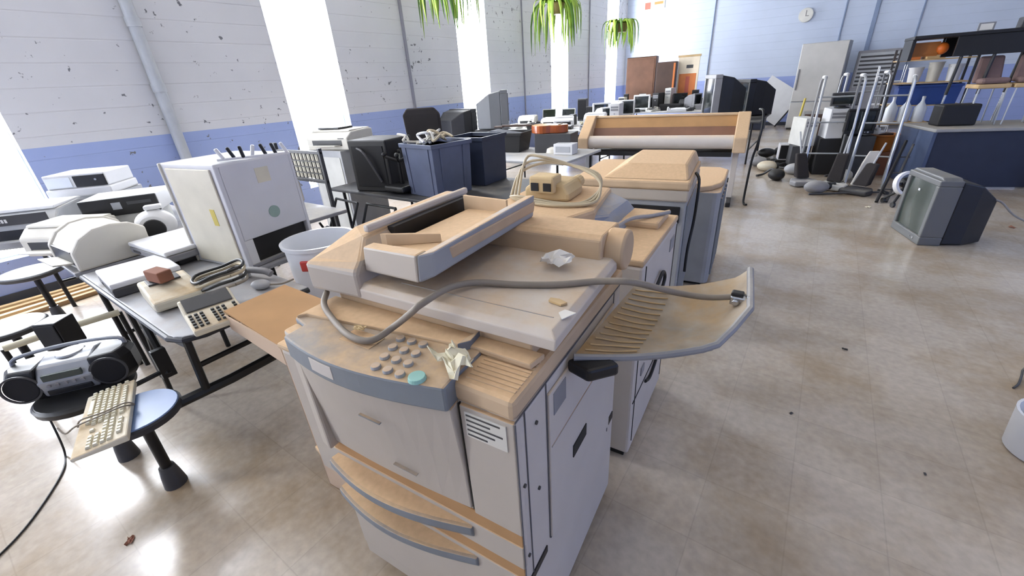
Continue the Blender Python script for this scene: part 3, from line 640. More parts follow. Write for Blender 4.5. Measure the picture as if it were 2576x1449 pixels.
def tub(t, w, d, h, mat='navy_tub', lid=False, ribs=4, taper=.88):
    def ring(s, z, o=0): return [(-w/2*s-o,-d/2*s-o,z),(w/2*s+o,-d/2*s-o,z),(w/2*s+o,d/2*s+o,z),(-w/2*s-o,d/2*s+o,z)]
    B().loft([ring(taper,0),ring(1,h),ring(.97,h),ring(taper-.02,.01)]).o('body', mat, t, bevel=.01)
    B().loft([ring(1,h-.03,.012),ring(1,h+.004,.014),ring(.97,h+.004),ring(.97,h-.03)]).o('rim', mat, t, bevel=.003)
    for i in range(ribs):
        x = -w*.36+w*.72*i/max(1, ribs-1); y = -d*.3+d*.6*i/max(1, ribs-1)
        B().loft([[(x*taper-.01,-d/2*taper-.006,.02),(x*taper+.01,-d/2*taper-.006,.02),(x*taper+.01,-d/2*taper+.01,.02),(x*taper-.01,-d/2*taper+.01,.02)],[(x-.01,-d/2-.006,h-.03),(x+.01,-d/2-.006,h-.03),(x+.01,-d/2+.01,h-.03),(x-.01,-d/2+.01,h-.03)]]).o('rib', mat, t, bevel=.002)
        B().loft([[(w/2*taper-.01,y*taper-.01,.02),(w/2*taper+.006,y*taper-.01,.02),(w/2*taper+.006,y*taper+.01,.02),(w/2*taper-.01,y*taper+.01,.02)],[(w/2-.01,y-.01,h-.03),(w/2+.006,y-.01,h-.03),(w/2+.006,y+.01,h-.03),(w/2-.01,y+.01,h-.03)]]).o('rib', mat, t, bevel=.002)
    if lid: B().box(-w/2-.02, w/2+.02, -d/2-.02, d/2+.02, h, h+.025).o('lid', mat, t, bevel=.006)
def table(name, label, x0, x1, y0, y1, z=.75, top='table_grey', legm='black_metal', th=.03):
    t = thing(name, label, 'table', ((x0+x1)/2, (y0+y1)/2, 0))
    w, d = x1-x0, y1-y0
    B().box(-w/2, w/2, -d/2, d/2, z-th, z).o('table_top', top, t, bevel=.008)
    for sx in (-1, 1):
        for sy in (-1, 1):
            B().cyl((sx*(w/2-.12), sy*(d/2-.08), 0), (sx*(w/2-.12), sy*(d/2-.08), z-th), .016, n=12).o('leg', legm, t, bevel=0, smooth=True)
        B().cyl((sx*(w/2-.12), -d/2+.08, .25), (sx*(w/2-.12), d/2-.08, .25), .012, n=10).o('leg_brace', legm, t, bevel=0, smooth=True)
    return t
def carton(name, label, loc, w, d, h, yaw=0, mat='cardboard'):
    o = B().box(-w/2, w/2, -d/2, d/2, 0, h).o(name, mat, None, bevel=.006, loc=loc, rz=rad(yaw))
    return tag(o, label, 'box')
def speaker(t, w, d, h, mat='wood_dark', gr='black_grille'):
    B().box(-w/2, w/2, -d/2, d/2, 0, h).o('cabinet', mat, t, bevel=.006)
    B().box(-w*.44, w*.44, -d/2-.008, -d/2, h*.06, h*.94).o('grille', gr, t, bevel=.003)

# ------------------------------------------------------------------ folding cafeteria table with stools, left foreground
ct = thing('cafeteria_table', 'grey-topped folding cafeteria table with black frame holding the calculators and white cabinet', 'table', (-2.65, .86, 0))
ox, oy = 2.65, -.86
rc = [(-1.95-.10+.10*math.cos(a)+ox, .36+.10+.10*math.sin(a)+oy) for a in (0, -.4, -.8, -1.2, -PI/2)]
B().prism([(-3.38+ox, .36+oy)]+rc[::-1]+[(-1.95+ox, .93+oy), (-3.38+ox, .93+oy)], 'z', .722, .75).o('table_top', 'table_grey', ct, bevel=.006)
b = B(); q = [(-3.38, .36), (-2.05, .36), (-1.98, .39), (-1.95, .46), (-1.95, .93)]
b.tube([(x+ox, y+oy-.003, .734) for x, y in q], .014, n=8).o('edge_band', 'table_edge', ct, bevel=0)
def fr_(pts, name='frame_tube', r=.016): return B().tube([(x+ox, y+oy, z) for x, y, z in pts], r, n=8).o(name, 'black_metal', ct, bevel=0, smooth=True)
fr_([(-2.05,.41,.72),(-2.06,.40,.44)], 'leg', .017)
fr_([(-2.05,.85,.72),(-2.07,.83,.44)], 'leg', .017)
fr_([(-2.10,.26,.415),(-2.05,.5,.43),(-2.06,.90,.43)], 'seat_rail', .024)
fr_([(-2.06,.40,.56),(-2.06,.88,.56)], 'cross_rail', .013)
fr_([(-2.06,.41,.66),(-2.35,.41,.62)], 'cross_rail', .012)
fr_([(-2.66,.40,.72),(-2.5,.38,.50),(-2.44,.36,.40)], 'leg', .018)
B().boxc((-2.45+ox,.365+oy,.46), (.035,.06,.16)).o('hinge_plate', 'black_metal', ct, bevel=.004)
fr_([(-2.45,.36,.42),(-2.44,.26,.42),(-2.45,.16,.41),(-2.47,.10,.40)], 'stool_arm', .012)
fr_([(-3.25,.45,.72),(-3.25,.45,.0)], 'leg', .016); fr_([(-3.25,.86,.72),(-3.25,.86,.0)], 'leg', .016)
fr_([(-2.06,.87,.72),(-2.06,.87,.0)], 'leg', .016); fr_([(-3.25,.45,.3),(-3.25,.86,.3)], 'cross_rail', .012)
table('side_table', 'grey table under the back half of the tall white cabinet', -3.40, -2.46, .94, 1.42)
fr_([(-2.72,.42,.70),(-2.82,.40,.3),(-2.85,.39,.0)], 'leg', .014)
def stool(label, x, y, z, r, topm, rimm, yaw=0, pts=None):
    t = thing('round_stool', label, 'stool', (x, y, 0), yaw)
    B().lathe([(r*.85,z-.03),(r,z-.02),(r,z-.008),(r*.96,z)], 32).o('seat', topm, t, bevel=0, smooth=True)
    B().lathe([(r*.6,z-.06),(r*1.02,z-.036),(r*1.04,z-.012),(r*.99,z-.004),(r*.99,z-.03)], 32, cap=False).o('seat_rim', rimm, t, bevel=0, smooth=True)
    B().tube([(0,0,z-.05),(.02,.0,.09)], .022, n=10).o('leg', 'black_metal', t, bevel=0, smooth=True)
    B().lathe([(.001,.12),(.03,.115),(.038,.07),(.045,.012),(.046,0),(.001,0)], 16, cap=False, c=(.02,0,0)).o('foot_pad', 'grey_dark', t, bevel=0, smooth=True)
    return t
stool('blue round cafeteria stool seat with black rim, a dusty keyboard lying on it', -2.145, .165, .45, .15, 'blue_seat', 'table_edge', 200)
stool('dark round cafeteria stool underneath the portable stereo', -2.60, .09, .44, .18, 'black', 'black', 0)
stool('white round stool seat with black rim at the left edge of the picture', at(22,822,.45).x-.03, at(22,822,.45).y, .45, .17, 'white', 'table_edge', 0)
stool('grey round stool seat under the inkjet printer, near the far left edge', at(78,680,.45).x, at(78,680,.45).y, .45, .2, 'grey_light', 'grey_dark', 0)
b = B().tube([(-.13,0,0),(0,0,0)], .001)
bar = B().tube([at(8,878,.42), at(150,830,.42), at(300,785,.42)], .02, n=10).o('seat_bar', 'paper_cream', None, bevel=0, smooth=True)
tag(bar, 'pale cream metal bar running behind the portable stereo between stools', 'bar')
for a_, e_ in (((8,878,.42),(8,878,0)), ((300,785,.42),(300,785,0))):
    p = at(*a_); B().cyl((p.x,p.y,0), (p.x,p.y,.42), .014).o('bar_leg', 'black_metal', bar, bevel=0, smooth=True)

# keyboard on the stool
kb_ = thing('computer_keyboard', 'yellowed computer keyboard on the blue stool, its grey cord wrapped round it', 'keyboard', (-2.185, .083, .452), -18.5)
B().prism([(-.085,0),(.085,0),(.085,.03),(-.085,.016)], 'x', -.225, .225).o('housing', 'beige', kb_, bevel=.006)
key0 = B().loft([[(-.0085,-.0085,0),(.0085,-.0085,0),(.0085,.0085,0),(-.0085,.0085,0)], [(-.006,-.0055,.009),(.006,-.0055,.009),(.006,.0065,.009),(-.006,.0065,.009)]]).o('key', 'key_cream', kb_, bevel=.001)
first = True; cnt = 0
for r_ in range(6):
    y = .058-r_*.0212-(.006 if r_ else 0); z = .016+.014*(y+.085)/.17+.001
    for i in range(20):
        x = -.212+i*.0208+(.008 if i > 12 else 0)+(.006 if i > 15 else 0)
        if (r_ == 0 and i in (1, 13, 19)) or (r_ == 5 and i in (3,4,5,6,8)) or (r_ == 3 and 13 <= i <= 15) or (r_ == 4 and i in (13, 15)) or cnt >= 99: continue
        k_ = key0 if first else key0.copy()
        if not first: COL.objects.link(k_); k_.parent = kb_
        k_.location = (x, y, z); first = False; cnt += 1
L(B().boxc((-.10,-.0545,.0235), (.11,.016,.008)).o('space_bar', 'key_cream', kb_, bevel=.002), 'long space bar')
kc = B()
kc.tube([(.0,-.09,.012),(.003,-.07,.04),(.01,0,.043),(.0,.07,.046),(-.005,.092,.02),(.02,.06,.045),(.03,-.02,.042),(.02,-.088,.03),(.03,-.12,.02),(.0,-.14,.04)], .0035, n=6, smooth=5)
kc.o('cord', 'cable_grey', kb_, bevel=0)

# portable stereo
bp = at(190, 960, .45)
bx_ = thing('portable_stereo', 'black and silver portable stereo with round speakers on a dark stool', 'stereo', (-2.64, .10, .445), 57)
def sp_body(s): return [(s*.10,-.09),(s*.205,-.075),(s*.232,-.02),(s*.225,.06),(s*.16,.09),(s*.10,.09)]
for s in (-1, 1):
    k_ = B().loft([[(x*.9,y*.9,.0) for x, y in sp_body(s)], [(x,y,.03) for x, y in sp_body(s)], [(x,y,.12) for x, y in sp_body(s)], [(x*.93,y*.85,.155) for x, y in sp_body(s)]]).o('speaker_housing', 'black', bx_, bevel=.01)
    B().cyl((s*.157,-.092,.078), (s*.155,-.07,.078), .062, n=28).o('speaker_grille', 'black_grille', k_, bevel=.004)
    B().lathe([(.062,0),(.07,.0),(.07,.006),(.062,.006)], 28, cap=False).o('grille_ring', 'grey_dark', k_, bevel=0, loc=(s*.157,-.088,.078)).rotation_euler = (rad(90), 0, 0)
B().prism([(-.085,.01),(.09,.01),(.09,.15),(.03,.165),(-.05,.15),(-.10,.09)], 'x', -.10, .10).o('centre_body', 'silver', bx_, bevel=.01)
B().box(-.07, .07, -.1, -.085, .095, .125).o('display', 'screen_green', bx_, bevel=.002)
B().box(-.08, .08, -.096, -.083, .02, .045).o('cassette_door', 'black', bx_, bevel=.003)
for i in range(5): B().cyl((-.06+.03*i,-.104,.07), (-.06+.03*i,-.09,.072), .008, n=12).o('button', 'grey', bx_, bevel=.001)
B().lathe([(.055,0),(.05,.008),(.001,.012)], 24, c=(0,.03,.158)).o('disc_lid', 'silver', bx_, bevel=0, smooth=True)
B().tube([(-.2,.02,.13),(-.19,.03,.18),(0,.04,.195),(.19,.03,.18),(.2,.02,.13)], .009, n=8, smooth=4).o('handle', 'silver', bx_, bevel=0, smooth=True)
t = thing('small_speaker', 'small black speaker box behind the portable stereo', 'speaker', at(172,868,.42), 40)
speaker(t, .12, .12, .17, 'black')
B().tube([(0,0,0),(0,0,-.41)], .01).o('stand_post', 'black_metal', t, bevel=0)
cb = B().tube([at(100,1000,.40), at(118,1040,.25), at(150,1105,.10), at(164,1145,.006), at(160,1180,.005), at(130,1235,.005), at(70,1320,.005), at(0,1395,.005), at(-120,1500,.005)], .0045, n=8, smooth=6).o('power_cord', 'cable_black', None, bevel=0, smooth=True)
cb.name = 'floor_cable'
tag(cb, 'thin black power cord trailing from the stereo across the floor', 'cord')

# calculators and bits on the cafeteria table
t = thing('adding_machine', 'cream desk adding machine with dark display strip and rows of keys at the table corner', 'calculator', (-2.03, .535, .752), 80)
B().prism([(-.14,0),(.13,0),(.13,.075),(.09,.085),(.01,.05),(-.14,.028)], 'x', -.10, .10).o('housing', 'beige', t, bevel=.008)
B().prism([(.012,.0535),(.088,.0865),(.088,.092),(.012,.058)], 'x', -.088, .088).o('display_hood', 'grey_dark', t, bevel=.002)
k0 = B().boxc((0,0,.004),(.013,.013,.009)).o('key', 'key_dark', t, bevel=.0015); first = True
for r_ in range(5):
    for i in range(9):
        if i in (3, 7) : continue
        y = -.118+r_*.024; k_ = k0 if first else k0.copy()
        if not first: COL.objects.link(k_); k_.parent = t
        k_.location = (-.083+i*.0205, y, .029+(y+.14)*.147); first = False
t = thing('adding_machine', 'old cream adding machine with a brown brick lying in its open top', 'calculator', (-2.45, .52, .752), 84)
B().prism([(-.16,0.01),(-.10,0),(.13,0),(.15,.04),(.15,.085),(.04,.085),(-.05,.07),(-.16,.055)], 'x', -.10, .10).o('housing', 'beige', t, bevel=.012)
B().box(-.07, .06, .02, .12, .084, .092).o('paper_well', 'grey_dark', t, bevel=.002)
br = B().boxc((0,0,.028),(.12,.065,.055)).o('brick', 'brick_brown', None, bevel=.006, loc=(-2.49,.51,.845), rz=rad(10)); tag(br, 'brown brick fragment lying on the cream adding machine', 'brick')
p = Vector((-2.33,.70,.76))
for k_ in range(4):
    pts = [(p.x+.17*math.cos(a)*(1-.07*k_)+.02*math.sin(3*a), p.y+.10*math.sin(a)*(1+.05*k_), p.z+.02*k_+.03+.03*math.sin(a+1)) for a in [i*PI/6 for i in range(13)]]
    tag(B().tube(pts, .0075, n=8, smooth=3).o('cable_coil', ['cable_grey','cable_black','cable_pale','cable_black'][k_], None, bevel=0, smooth=True), 'loop of %s cable in the coil in front of the white cabinet' % ['grey lowermost', 'black second', 'tan third', 'black topmost'][k_], 'cable', 'cable coil on the cafeteria table')
t = thing('computer_mouse', 'grey mouse-like handpiece beside the cable coil, right of the adding machine', 'mouse', (-2.15, .80, .752), 30)
B().sphere((0,0,.022), .05, sc=(1,.65,.5)).o('body', 'grey_light', t, bevel=0, smooth=True)
B().tube([(.04,0,.02),(.1,.02,.015),(.14,.06,.02)], .005, smooth=4).o('cord', 'cable_grey', t, bevel=0)
t = thing('handset', 'grey plastic handset lying behind the adding machine display', 'handset', (-2.30, .86, .752), 20)
B().tube([(-.09,0,.03),(-.05,0,.045),(.05,0,.045),(.09,0,.03)], .018, n=10, smooth=3).o('grip', 'grey', t, bevel=0, smooth=True)
B().cyl((-.09,0,.0),(-.09,0,.04),.028).o('earpiece', 'grey_light', t, bevel=.004)

# flat devices and the white cabinet
t = thing('flat_scanner', 'white flatbed scanner with dark side, nearer one in front of the inkjet', 'scanner', (-2.90, .52, .752), -4)
flatbed(t, .36, .30, .075, 'grey_dark', 'white')
t = thing('flat_scanner', 'long white flatbed scanner leaning out from beside the white cabinet', 'scanner', (-3.17, .80, .79), 4)
flatbed(t, .50, .32, .07, 'grey', 'white')
carton('carton', 'low dark carton under the long white scanner', (-3.14, .84, .752), .34, .26, .036, 4, 'grey_dark')
wc = thing('white_cabinet', 'tall glossy white boxy machine with green round sticker and open base', 'cabinet', (-2.735, 1.08, .752), 9)
B().box(-.245, -.235, -.225, .23, 0, .565).box(-.235, .235, .21, .23, 0, .565).box(-.235, .235, -.225, -.2, 0, .565).box(-.235, .235, -.2, .21, .16, .565).o('housing', 'box_white', wc, bevel=.008)
B().box(-.245, .235, -.225, .22, .555, .575).o('top_panel', 'white', wc, bevel=.006)
B().box(-.26, -.245, -.235, .22, 0, .575).o('door_edge', 'white_warm', wc, bevel=.006)
B().box(-.2, .2, -.235, -.225, .02, .55).o('front_panel', 'beige', wc, bevel=.004)
B().box(.2, .236, -.2, .2, .0, .02).o('base_lip', 'grey', wc, bevel=.002)
B().box(.0, .21, -.15, .205, .01, .155).o('inner_works', 'black_dusty', wc, bevel=.006)
B().box(.18, .23, -.22, -.15, .0, .16).o('corner_post', 'white', wc, bevel=.004)
L(B().cyl((.235,.02,.27),(.2385,.02,.27),.034,n=28).o('round_sticker', 'label_green', wc, bevel=0), 'round grey-green sticker')
B().box(.235, .237, -.02, .06, .44, .52).o('label', 'beige', wc, bevel=0)
B().box(.08, .12, -.2365, -.235, .25, .34).o('warning_label', 'yellow', wc, bevel=0)
t = thing('plug_strip', 'row of black and white plug ends standing on top of the white cabinet', 'plugs', at(640, 396, 1.332), 60)
B().box(-.17, .17, -.012, .012, 0, .012).o('strip', 'white', t, bevel=.003)
rr = random.Random(4)
for k_ in range(7):
    x = -.15+.05*k_; B().boxc((x, rr.uniform(-.01,.01), .035), (.018,.016,.06), Matrix.Rotation(rr.uniform(-.5,.5), 3, 'Y')).o('plug_end', 'black' if k_ % 3 else 'white', t, bevel=.006)

# second table run and its printers
table('folding_table', 'long table along the left holding the printers and black desktop computer', -5.45, -3.45, .34, 1.36)
t = thing('inkjet_printer', 'rounded white inkjet printer with open black front, leftmost on the near table', 'printer', (-3.67, .54, .752), 4)
def pf(k, dz=0): return [(y*k, z+dz) for y, z in ((-.19,0),(.19,0),(.20,.16),(.13,.205),(.04,.222),(-.05,.215),(-.13,.175),(-.185,.11))]
B().prism(pf(.94, .0), 'x', -.19, .19).o('body', 'white_warm', t, bevel=.012)
B().prism([(y, z*1.05) for y, z in pf(1)], 'x', .185, .225).o('end_cheek', 'white_warm', t, bevel=.012)
B().prism([(y, z*1.05) for y, z in pf(1)], 'x', -.225, -.185).o('end_cheek', 'white_warm', t, bevel=.012)
B().loft([[(-.175,-.184,.03),(.175,-.184,.03),(.175,-.17,.03),(-.175,-.17,.03)], [(-.175,-.182,.115),(.175,-.182,.115),(.175,-.16,.115),(-.175,-.16,.115)]]).o('paper_slot', 'black', t, bevel=0)
B().prism([(-.27,.05),(-.17,.03),(-.17,.04),(-.27,.06)], 'x', -.14, .14).o('output_tray', 'white_warm', t, bevel=.002)
t = thing('inkjet_printer', 'second white inkjet with raised lid, tucked behind the rounded one', 'printer', (-4.10, .50, .752), 30)
printer(t, .42, .32, .2, 'white_warm')
t = thing('laser_printer', 'grey office printer with faint lettering on its dark front, at the left edge', 'printer', (-4.66, .44, .752), 50)
printer(t, .46, .40, .27, 'grey_light', cover='white'); B().box(-.2, .2, -.206, -.2, .17, .24).o('front_band', 'grey_dark', t, bevel=.002)
b = B()
for i in range(7): b.box(-.17+.02*i, -.157+.02*i, -.2085, -.206, .19, .215)
b.o('lettering', 'white', t, bevel=0)
carton('equipment_case', 'white equipment case under the black desktop computer', (-4.24, .92, .752), .34, .34, .155, 58, 'white_old')
t = thing('desktop_computer', 'white desktop computer with black front and silver badge, lying flat', 'computer', (-4.24, .90, .908), 58)
pc_case(t, .46, .36, .125, 'white', 'black')
carton('equipment_case', 'pale carton under the topmost white and black printer', (-4.88, .92, .752), .36, .36, .25, 48, 'grey_light')
t = thing('projector', 'white and black projector-like printer, topmost of the stack by the blue wall', 'printer', (-4.86, .86, 1.004), 48)
B().box(-.22, .22, -.19, .19, 0, .065).o('base', 'white', t, bevel=.012)
B().box(-.21, .21, -.17, .18, .065, .17).o('body', 'white', t, bevel=.008)
B().box(-.01, .205, -.176, -.165, .07, .155).o('front_panel', 'black', t, bevel=.004)
B().cyl((.14,-.18,.12), (.14,-.175,.12), .008).o('button', 'silver', t, bevel=0)
B().box(-.20, -.03, -.177, -.17, .075, .15).o('glass_window', 'plastic_clear', t, bevel=.002)
t = thing('fan_heater', 'round white appliance with dark lens-like opening, beside the black desktop computer', 'appliance', at(388,608,.752)+Vector((-.02,.06,0)), 66)
B().sphere((0,0,.11), .11, nu=24, nv=14, sc=(1.1,.9,.95)).o('body', 'white', t, bevel=0, smooth=True)
B().cyl((0,-.115,.10), (0,-.05,.10), .062, .075, n=26).o('opening', 'black', t, bevel=.004, smooth=True)
B().lathe([(.08,0),(.085,.012),(.06,.012)], 26, cap=False).o('opening_rim', 'white', t, bevel=0, loc=(0,-.09,.10)).rotation_euler = (rad(90), 0, 0)
B().boxc((.02,0,.23),(.1,.06,.03)).o('handle', 'white', t, bevel=.01)
t = thing('desk_lamp', 'white bent desk lamp stem behind the round white appliance', 'lamp', (-3.72, 1.18, .752), 0)
B().cyl((0,0,0),(0,0,.02),.07).o('base', 'white', t, bevel=.004)
B().tube([(0,0,.02),(0,0,.24),(.02,0,.27),(.10,0,.27)], .014, smooth=3).o('stem', 'white', t, bevel=0, smooth=True)
for k_ in range(4):
    tag(B().boxc((0,0,.02),(.06,1.5,.04)).o('wooden_plank', ['wood_pale','plank','wood_pale','plank'][k_], None, bevel=.004, loc=(-5.9+.12*k_+.03, .55+.06*k_, 0), rz=rad(-3+2*k_)), '%s wooden plank on the floor by the left wall' % ['pale, closest to the wall,', 'brown second', 'pale third', 'brown outermost'][k_], 'plank', 'wooden planks by the left wall')

# cardboard box and plastic tub left of the front copier
cbx = thing('cardboard_box', 'narrow brown cardboard box with a long raised flap, left of the front copier', 'box', (-1.43, .72, 0), 4)
W_, D_, H_ = .2, .32, .76
for x0_, x1_, y0_, y1_ in ((-W_/2,W_/2,-D_/2,-D_/2+.006), (-W_/2,W_/2,D_/2-.006,D_/2), (-W_/2,-W_/2+.006,-D_/2,D_/2), (W_/2-.006,W_/2,-D_/2,D_/2)):
    B().box(x0_, x1_, y0_, y1_, 0, H_).o('side_panel', 'cardboard_pale', cbx, bevel=0)
B().box(-W_/2, W_/2, -D_/2, D_/2, 0, .006).o('bottom', 'cardboard', cbx, bevel=0)
B().loft([[(-W_/2,-D_/2,H_),(-W_/2+.006,-D_/2,H_),(-W_/2+.006,D_/2,H_),(-W_/2,D_/2,H_)], [(-W_/2-.41,-D_/2+.02,H_+.04),(-W_/2-.41,-D_/2+.02,H_+.048),(-W_/2-.41,D_/2-.02,H_+.048),(-W_/2-.41,D_/2-.02,H_+.04)]]).o('flap', 'cardboard', cbx, bevel=0)
B().loft([[(-W_/2,-D_/2,H_),(-W_/2,-D_/2+.006,H_),(-W_/2,-D_/2+.006,H_-.09),(-W_/2,-D_/2,H_-.09)], [(-W_/2-.40,-D_/2+.01,H_+.035),(-W_/2-.40,-D_/2+.016,H_+.035),(-W_/2-.38,-D_/2+.016,H_-.03),(-W_/2-.38,-D_/2+.01,H_-.03)]]).o('flap', 'cardboard_pale', cbx, bevel=0)
tb = thing('plastic_bin', 'tall round white plastic bin with a red handle tab, behind the cardboard box', 'bin', (-2.21, 1.19, 0))
B().lathe([(.001,0),(.14,0),(.155,.02),(.186,.86),(.20,.865),(.203,.885),(.188,.885),(.178,.86),(.145,.03),(.001,.03)], 36, cap=False).o('shell', 'white_plastic', tb, bevel=0, smooth=True)
B().lathe([(.001,.74),(.17,.74),(.176,.78),(.001,.79)], 36, cap=False).o('blue_liner', 'plastic_clear', tb, bevel=0)
L(B().boxc((.10,-.155,.79), (.07,.02,.06), Matrix.Rotation(rad(33), 3, 'Z')).o('tab', 'red_plastic', tb, bevel=.008), 'red plastic tab')

# ------------------------------------------------------------------ middle tables beyond the cafeteria table
t3 = table('folding_table', 'black-edged folding table carrying the grey-blue storage bin and black cases', -4.05, -1.95, 2.44, 3.48, top='grey_dark')
for k_, (x, y) in enumerate(((-3.75, 2.22), (-3.35, 2.22), (-2.95, 2.22))):
    t = thing('folding_chair', ['black folding chair frame on its side, left of three under the storage bins', 'black folding chair frame, middle of three under the storage bins', 'black folding chair frame, right of three under the storage bins'][k_], 'chair', (x+.1+.12*k_, y+.0, 0), 6*k_-6, 'folding chair frames')
    for s in (-1, 1):
        B().tube([(s*.2,-.22,0),(s*.2,.12,.68)], .012).o('front_leg', 'black_metal', t, bevel=0, smooth=True)
        B().tube([(s*.17,.14,0),(s*.17,-.1,.45),(s*.17,-.12,.5)], .012).o('rear_leg', 'black_metal', t, bevel=0, smooth=True)
    B().boxc((0,-.08,.44), (.34,.06,.012), Matrix.Rotation(rad(20),3,'X')).o('seat_rail', 'black', t, bevel=.004)
    B().tube([(-.2,.12,.68),(.2,.12,.68)], .012).tube([(-.2,-.19,.08),(.2,-.19,.08)], .009).o('cross_bar', 'black_metal', t, bevel=0)
t2b = table('side_table', 'low table behind the white cabinet holding small white printers', -4.6, -3.1, 1.55, 1.98, top='grey')
for k_, (px, py, yw, w_, d_, h_, m_) in enumerate(((800,492,20,.36,.26,.20,'white_warm'), (770,462,5,.34,.26,.17,'white_old'))):
    p = at(px, py, .752); p.x = max(p.x, -4.4)
    t = thing('inkjet_printer', ['small white inkjet printer right behind the tall white cabinet', 'white printer with grey tray further behind the tall white cabinet'][k_], 'printer', (p.x-.05, min(p.y, 1.82)-.06*k_, .752), yw)
    printer(t, w_, d_, h_, m_)
t = thing('letter_rack', 'black wire rack full of small pale squares standing above the white printers', 'rack', (-3.72, 2.03, 0), 0)
b = B(); 
b.box(-.36,-.33,-.015,.015,0,1.25).o('side_post', 'grey_dark', t)
B().box(.33,.36,-.015,.015,0,1.22).o('side_post', 'grey_dark', t)
B().box(-.36,.36,-.012,.012,.93,.96).o('rail', 'grey_dark', t); B().box(-.36,.36,-.012,.012,1.17,1.195).o('rail', 'grey_dark', t)
b = B()
for i in range(11): b.box(-.30+.06*i, -.294+.06*i, -.004, .004, .96, 1.17)
for i in range(3): b.box(-.33, .33, -.005, .005, 1.005+.05*i, 1.012+.05*i)
b.o('wire_grid', 'black', t, bevel=0)
B().box(-.33, .33, .012, .02, .96, 1.17).o('backing', 'beige', t, bevel=0)

t = thing('storage_bin', 'grey-blue ribbed plastic storage bin heaped with white cables and papers', 'bin', (-2.74, 2.74, .752), -8)
tub(t, .44, .42, .44, 'tub_blue', ribs=2, taper=.92)
t = thing('storage_bin', 'dark navy storage bin right of the grey-blue one', 'bin', (-2.70, 3.26, .752), 4)
tub(t, .40, .40, .43, 'navy_tub', ribs=0, taper=.97)
t = thing('speaker_case', 'big black case with cloth hanging over it, left of the grey-blue bin', 'case', (-3.43, 2.70, .752), 12)
B().box(-.22, .22, -.2, .2, 0, .47).o('body', 'black_dusty', t, bevel=.014)
B().box(-.18, .18, -.206, -.2, .05, .42).o('grille', 'black_grille', t, bevel=.004)
B().tube([(-.1,-.215,.40),(.0,-.24,.35),(.12,-.215,.1)], .012, smooth=4).o('strap', 'grey_dark', t, bevel=0)
t = thing('office_chair', 'black office chair upside down between the black case and the grey-blue bin', 'chair', (-3.09, 2.60, .752), 0)
B().boxc((0,0,.05), (.26,.24,.06)).o('seat', 'black', t, bevel=.02)
B().tube([(0,0,.08),(0,0,.30)], .02).o('column', 'black_metal', t, bevel=0)
for k_ in range(4):
    a = rad(45+90*k_); B().tube([(0,0,.28),(.11*math.cos(a),.11*math.sin(a),.33)], .014).sphere((.12*math.cos(a),.12*math.sin(a),.35), .022, 10, 6).o('base_arm', 'black', t, bevel=0, smooth=True)
# white tangle in the bin
rr = random.Random(12)
for k_ in range(6):
    c = Vector((-2.78+rr.uniform(-.14,.14), 2.72+rr.uniform(-.12,.12), 1.20))
    pts = [c+Vector((rr.uniform(-.09,.09), rr.uniform(-.08,.08), rr.uniform(-.02,.09))) for _ in range(7)]
    tag(B().tube(pts, .011, n=6, smooth=4).o('loose_cable', ['white','white_warm','cable_pale'][k_ % 3], None, bevel=0, smooth=True), 'white cable tangled on top of the grey-blue storage bin', 'cable', 'white cables heaped in the grey-blue bin')
tag(B().lathe([(.001,0),(.035,0),(.035,.05),(.012,.08),(.008,.12),(.001,.13)], 14, cap=False).o('glue_bottle', 'white', None, bevel=0, smooth=True, loc=(-2.60,2.84,.95)), 'small white bottle standing in the grey-blue storage bin', 'bottle')
t = thing('swivel_chair', 'dark high-backed swivel chair with white stuffing showing, behind the storage bins', 'chair', (-4.0, 3.95, 0), -150)
B().lathe([(.26,0),(.26,.03),(.03,.1),(.03,.45)], 5).o('base', 'black', t, bevel=.01)
B().box(-.24,.24,-.24,.24,.45,.53).o('seat', 'cloth_dark', t, bevel=.03)
B().loft([[(-.2,.2,.6),(.2,.2,.6),(.2,.26,.6),(-.2,.26,.6)], [(-.22,.28,1.35),(.22,.28,1.35),(.22,.34,1.35),(-.22,.34,1.35)], [(-.16,.30,1.42),(.16,.30,1.42),(.16,.34,1.42),(-.16,.34,1.42)]]).o('backrest', 'cloth_dark', t, bevel=.02)
B().box(-.02,.02,.22,.26,.5,.7).o('back_post', 'black', t)
for s in (-1, 1): B().tube([(s*.27,.15,.5),(s*.29,.1,.75),(s*.29,-.15,.76)], .02, smooth=4).o('armrest', 'black', t, bevel=0, smooth=True)
t = thing('printer_stand', 'pale cabinet behind the black case supporting a wide white printer', 'cabinet', (-4.45, 2.98, 0), 0)
B().box(-.3,.3,-.25,.25,0,1.07).o('body', 'grey_light', t, bevel=.006); B().box(-.27,.27,-.256,-.25,.05,1.0).o('door', 'white_old', t, bevel=.003)
t = thing('wide_printer', 'wide off-white printer with dark paper path, standing above the black case', 'printer', (-4.42, 2.95, 1.072), 12)
printer(t, .58, .42, .20, 'white_warm', tray=True); B().box(-.2,.1,-.1,.12,.2,.22).o('paper_feed', 'black', t, bevel=.004)

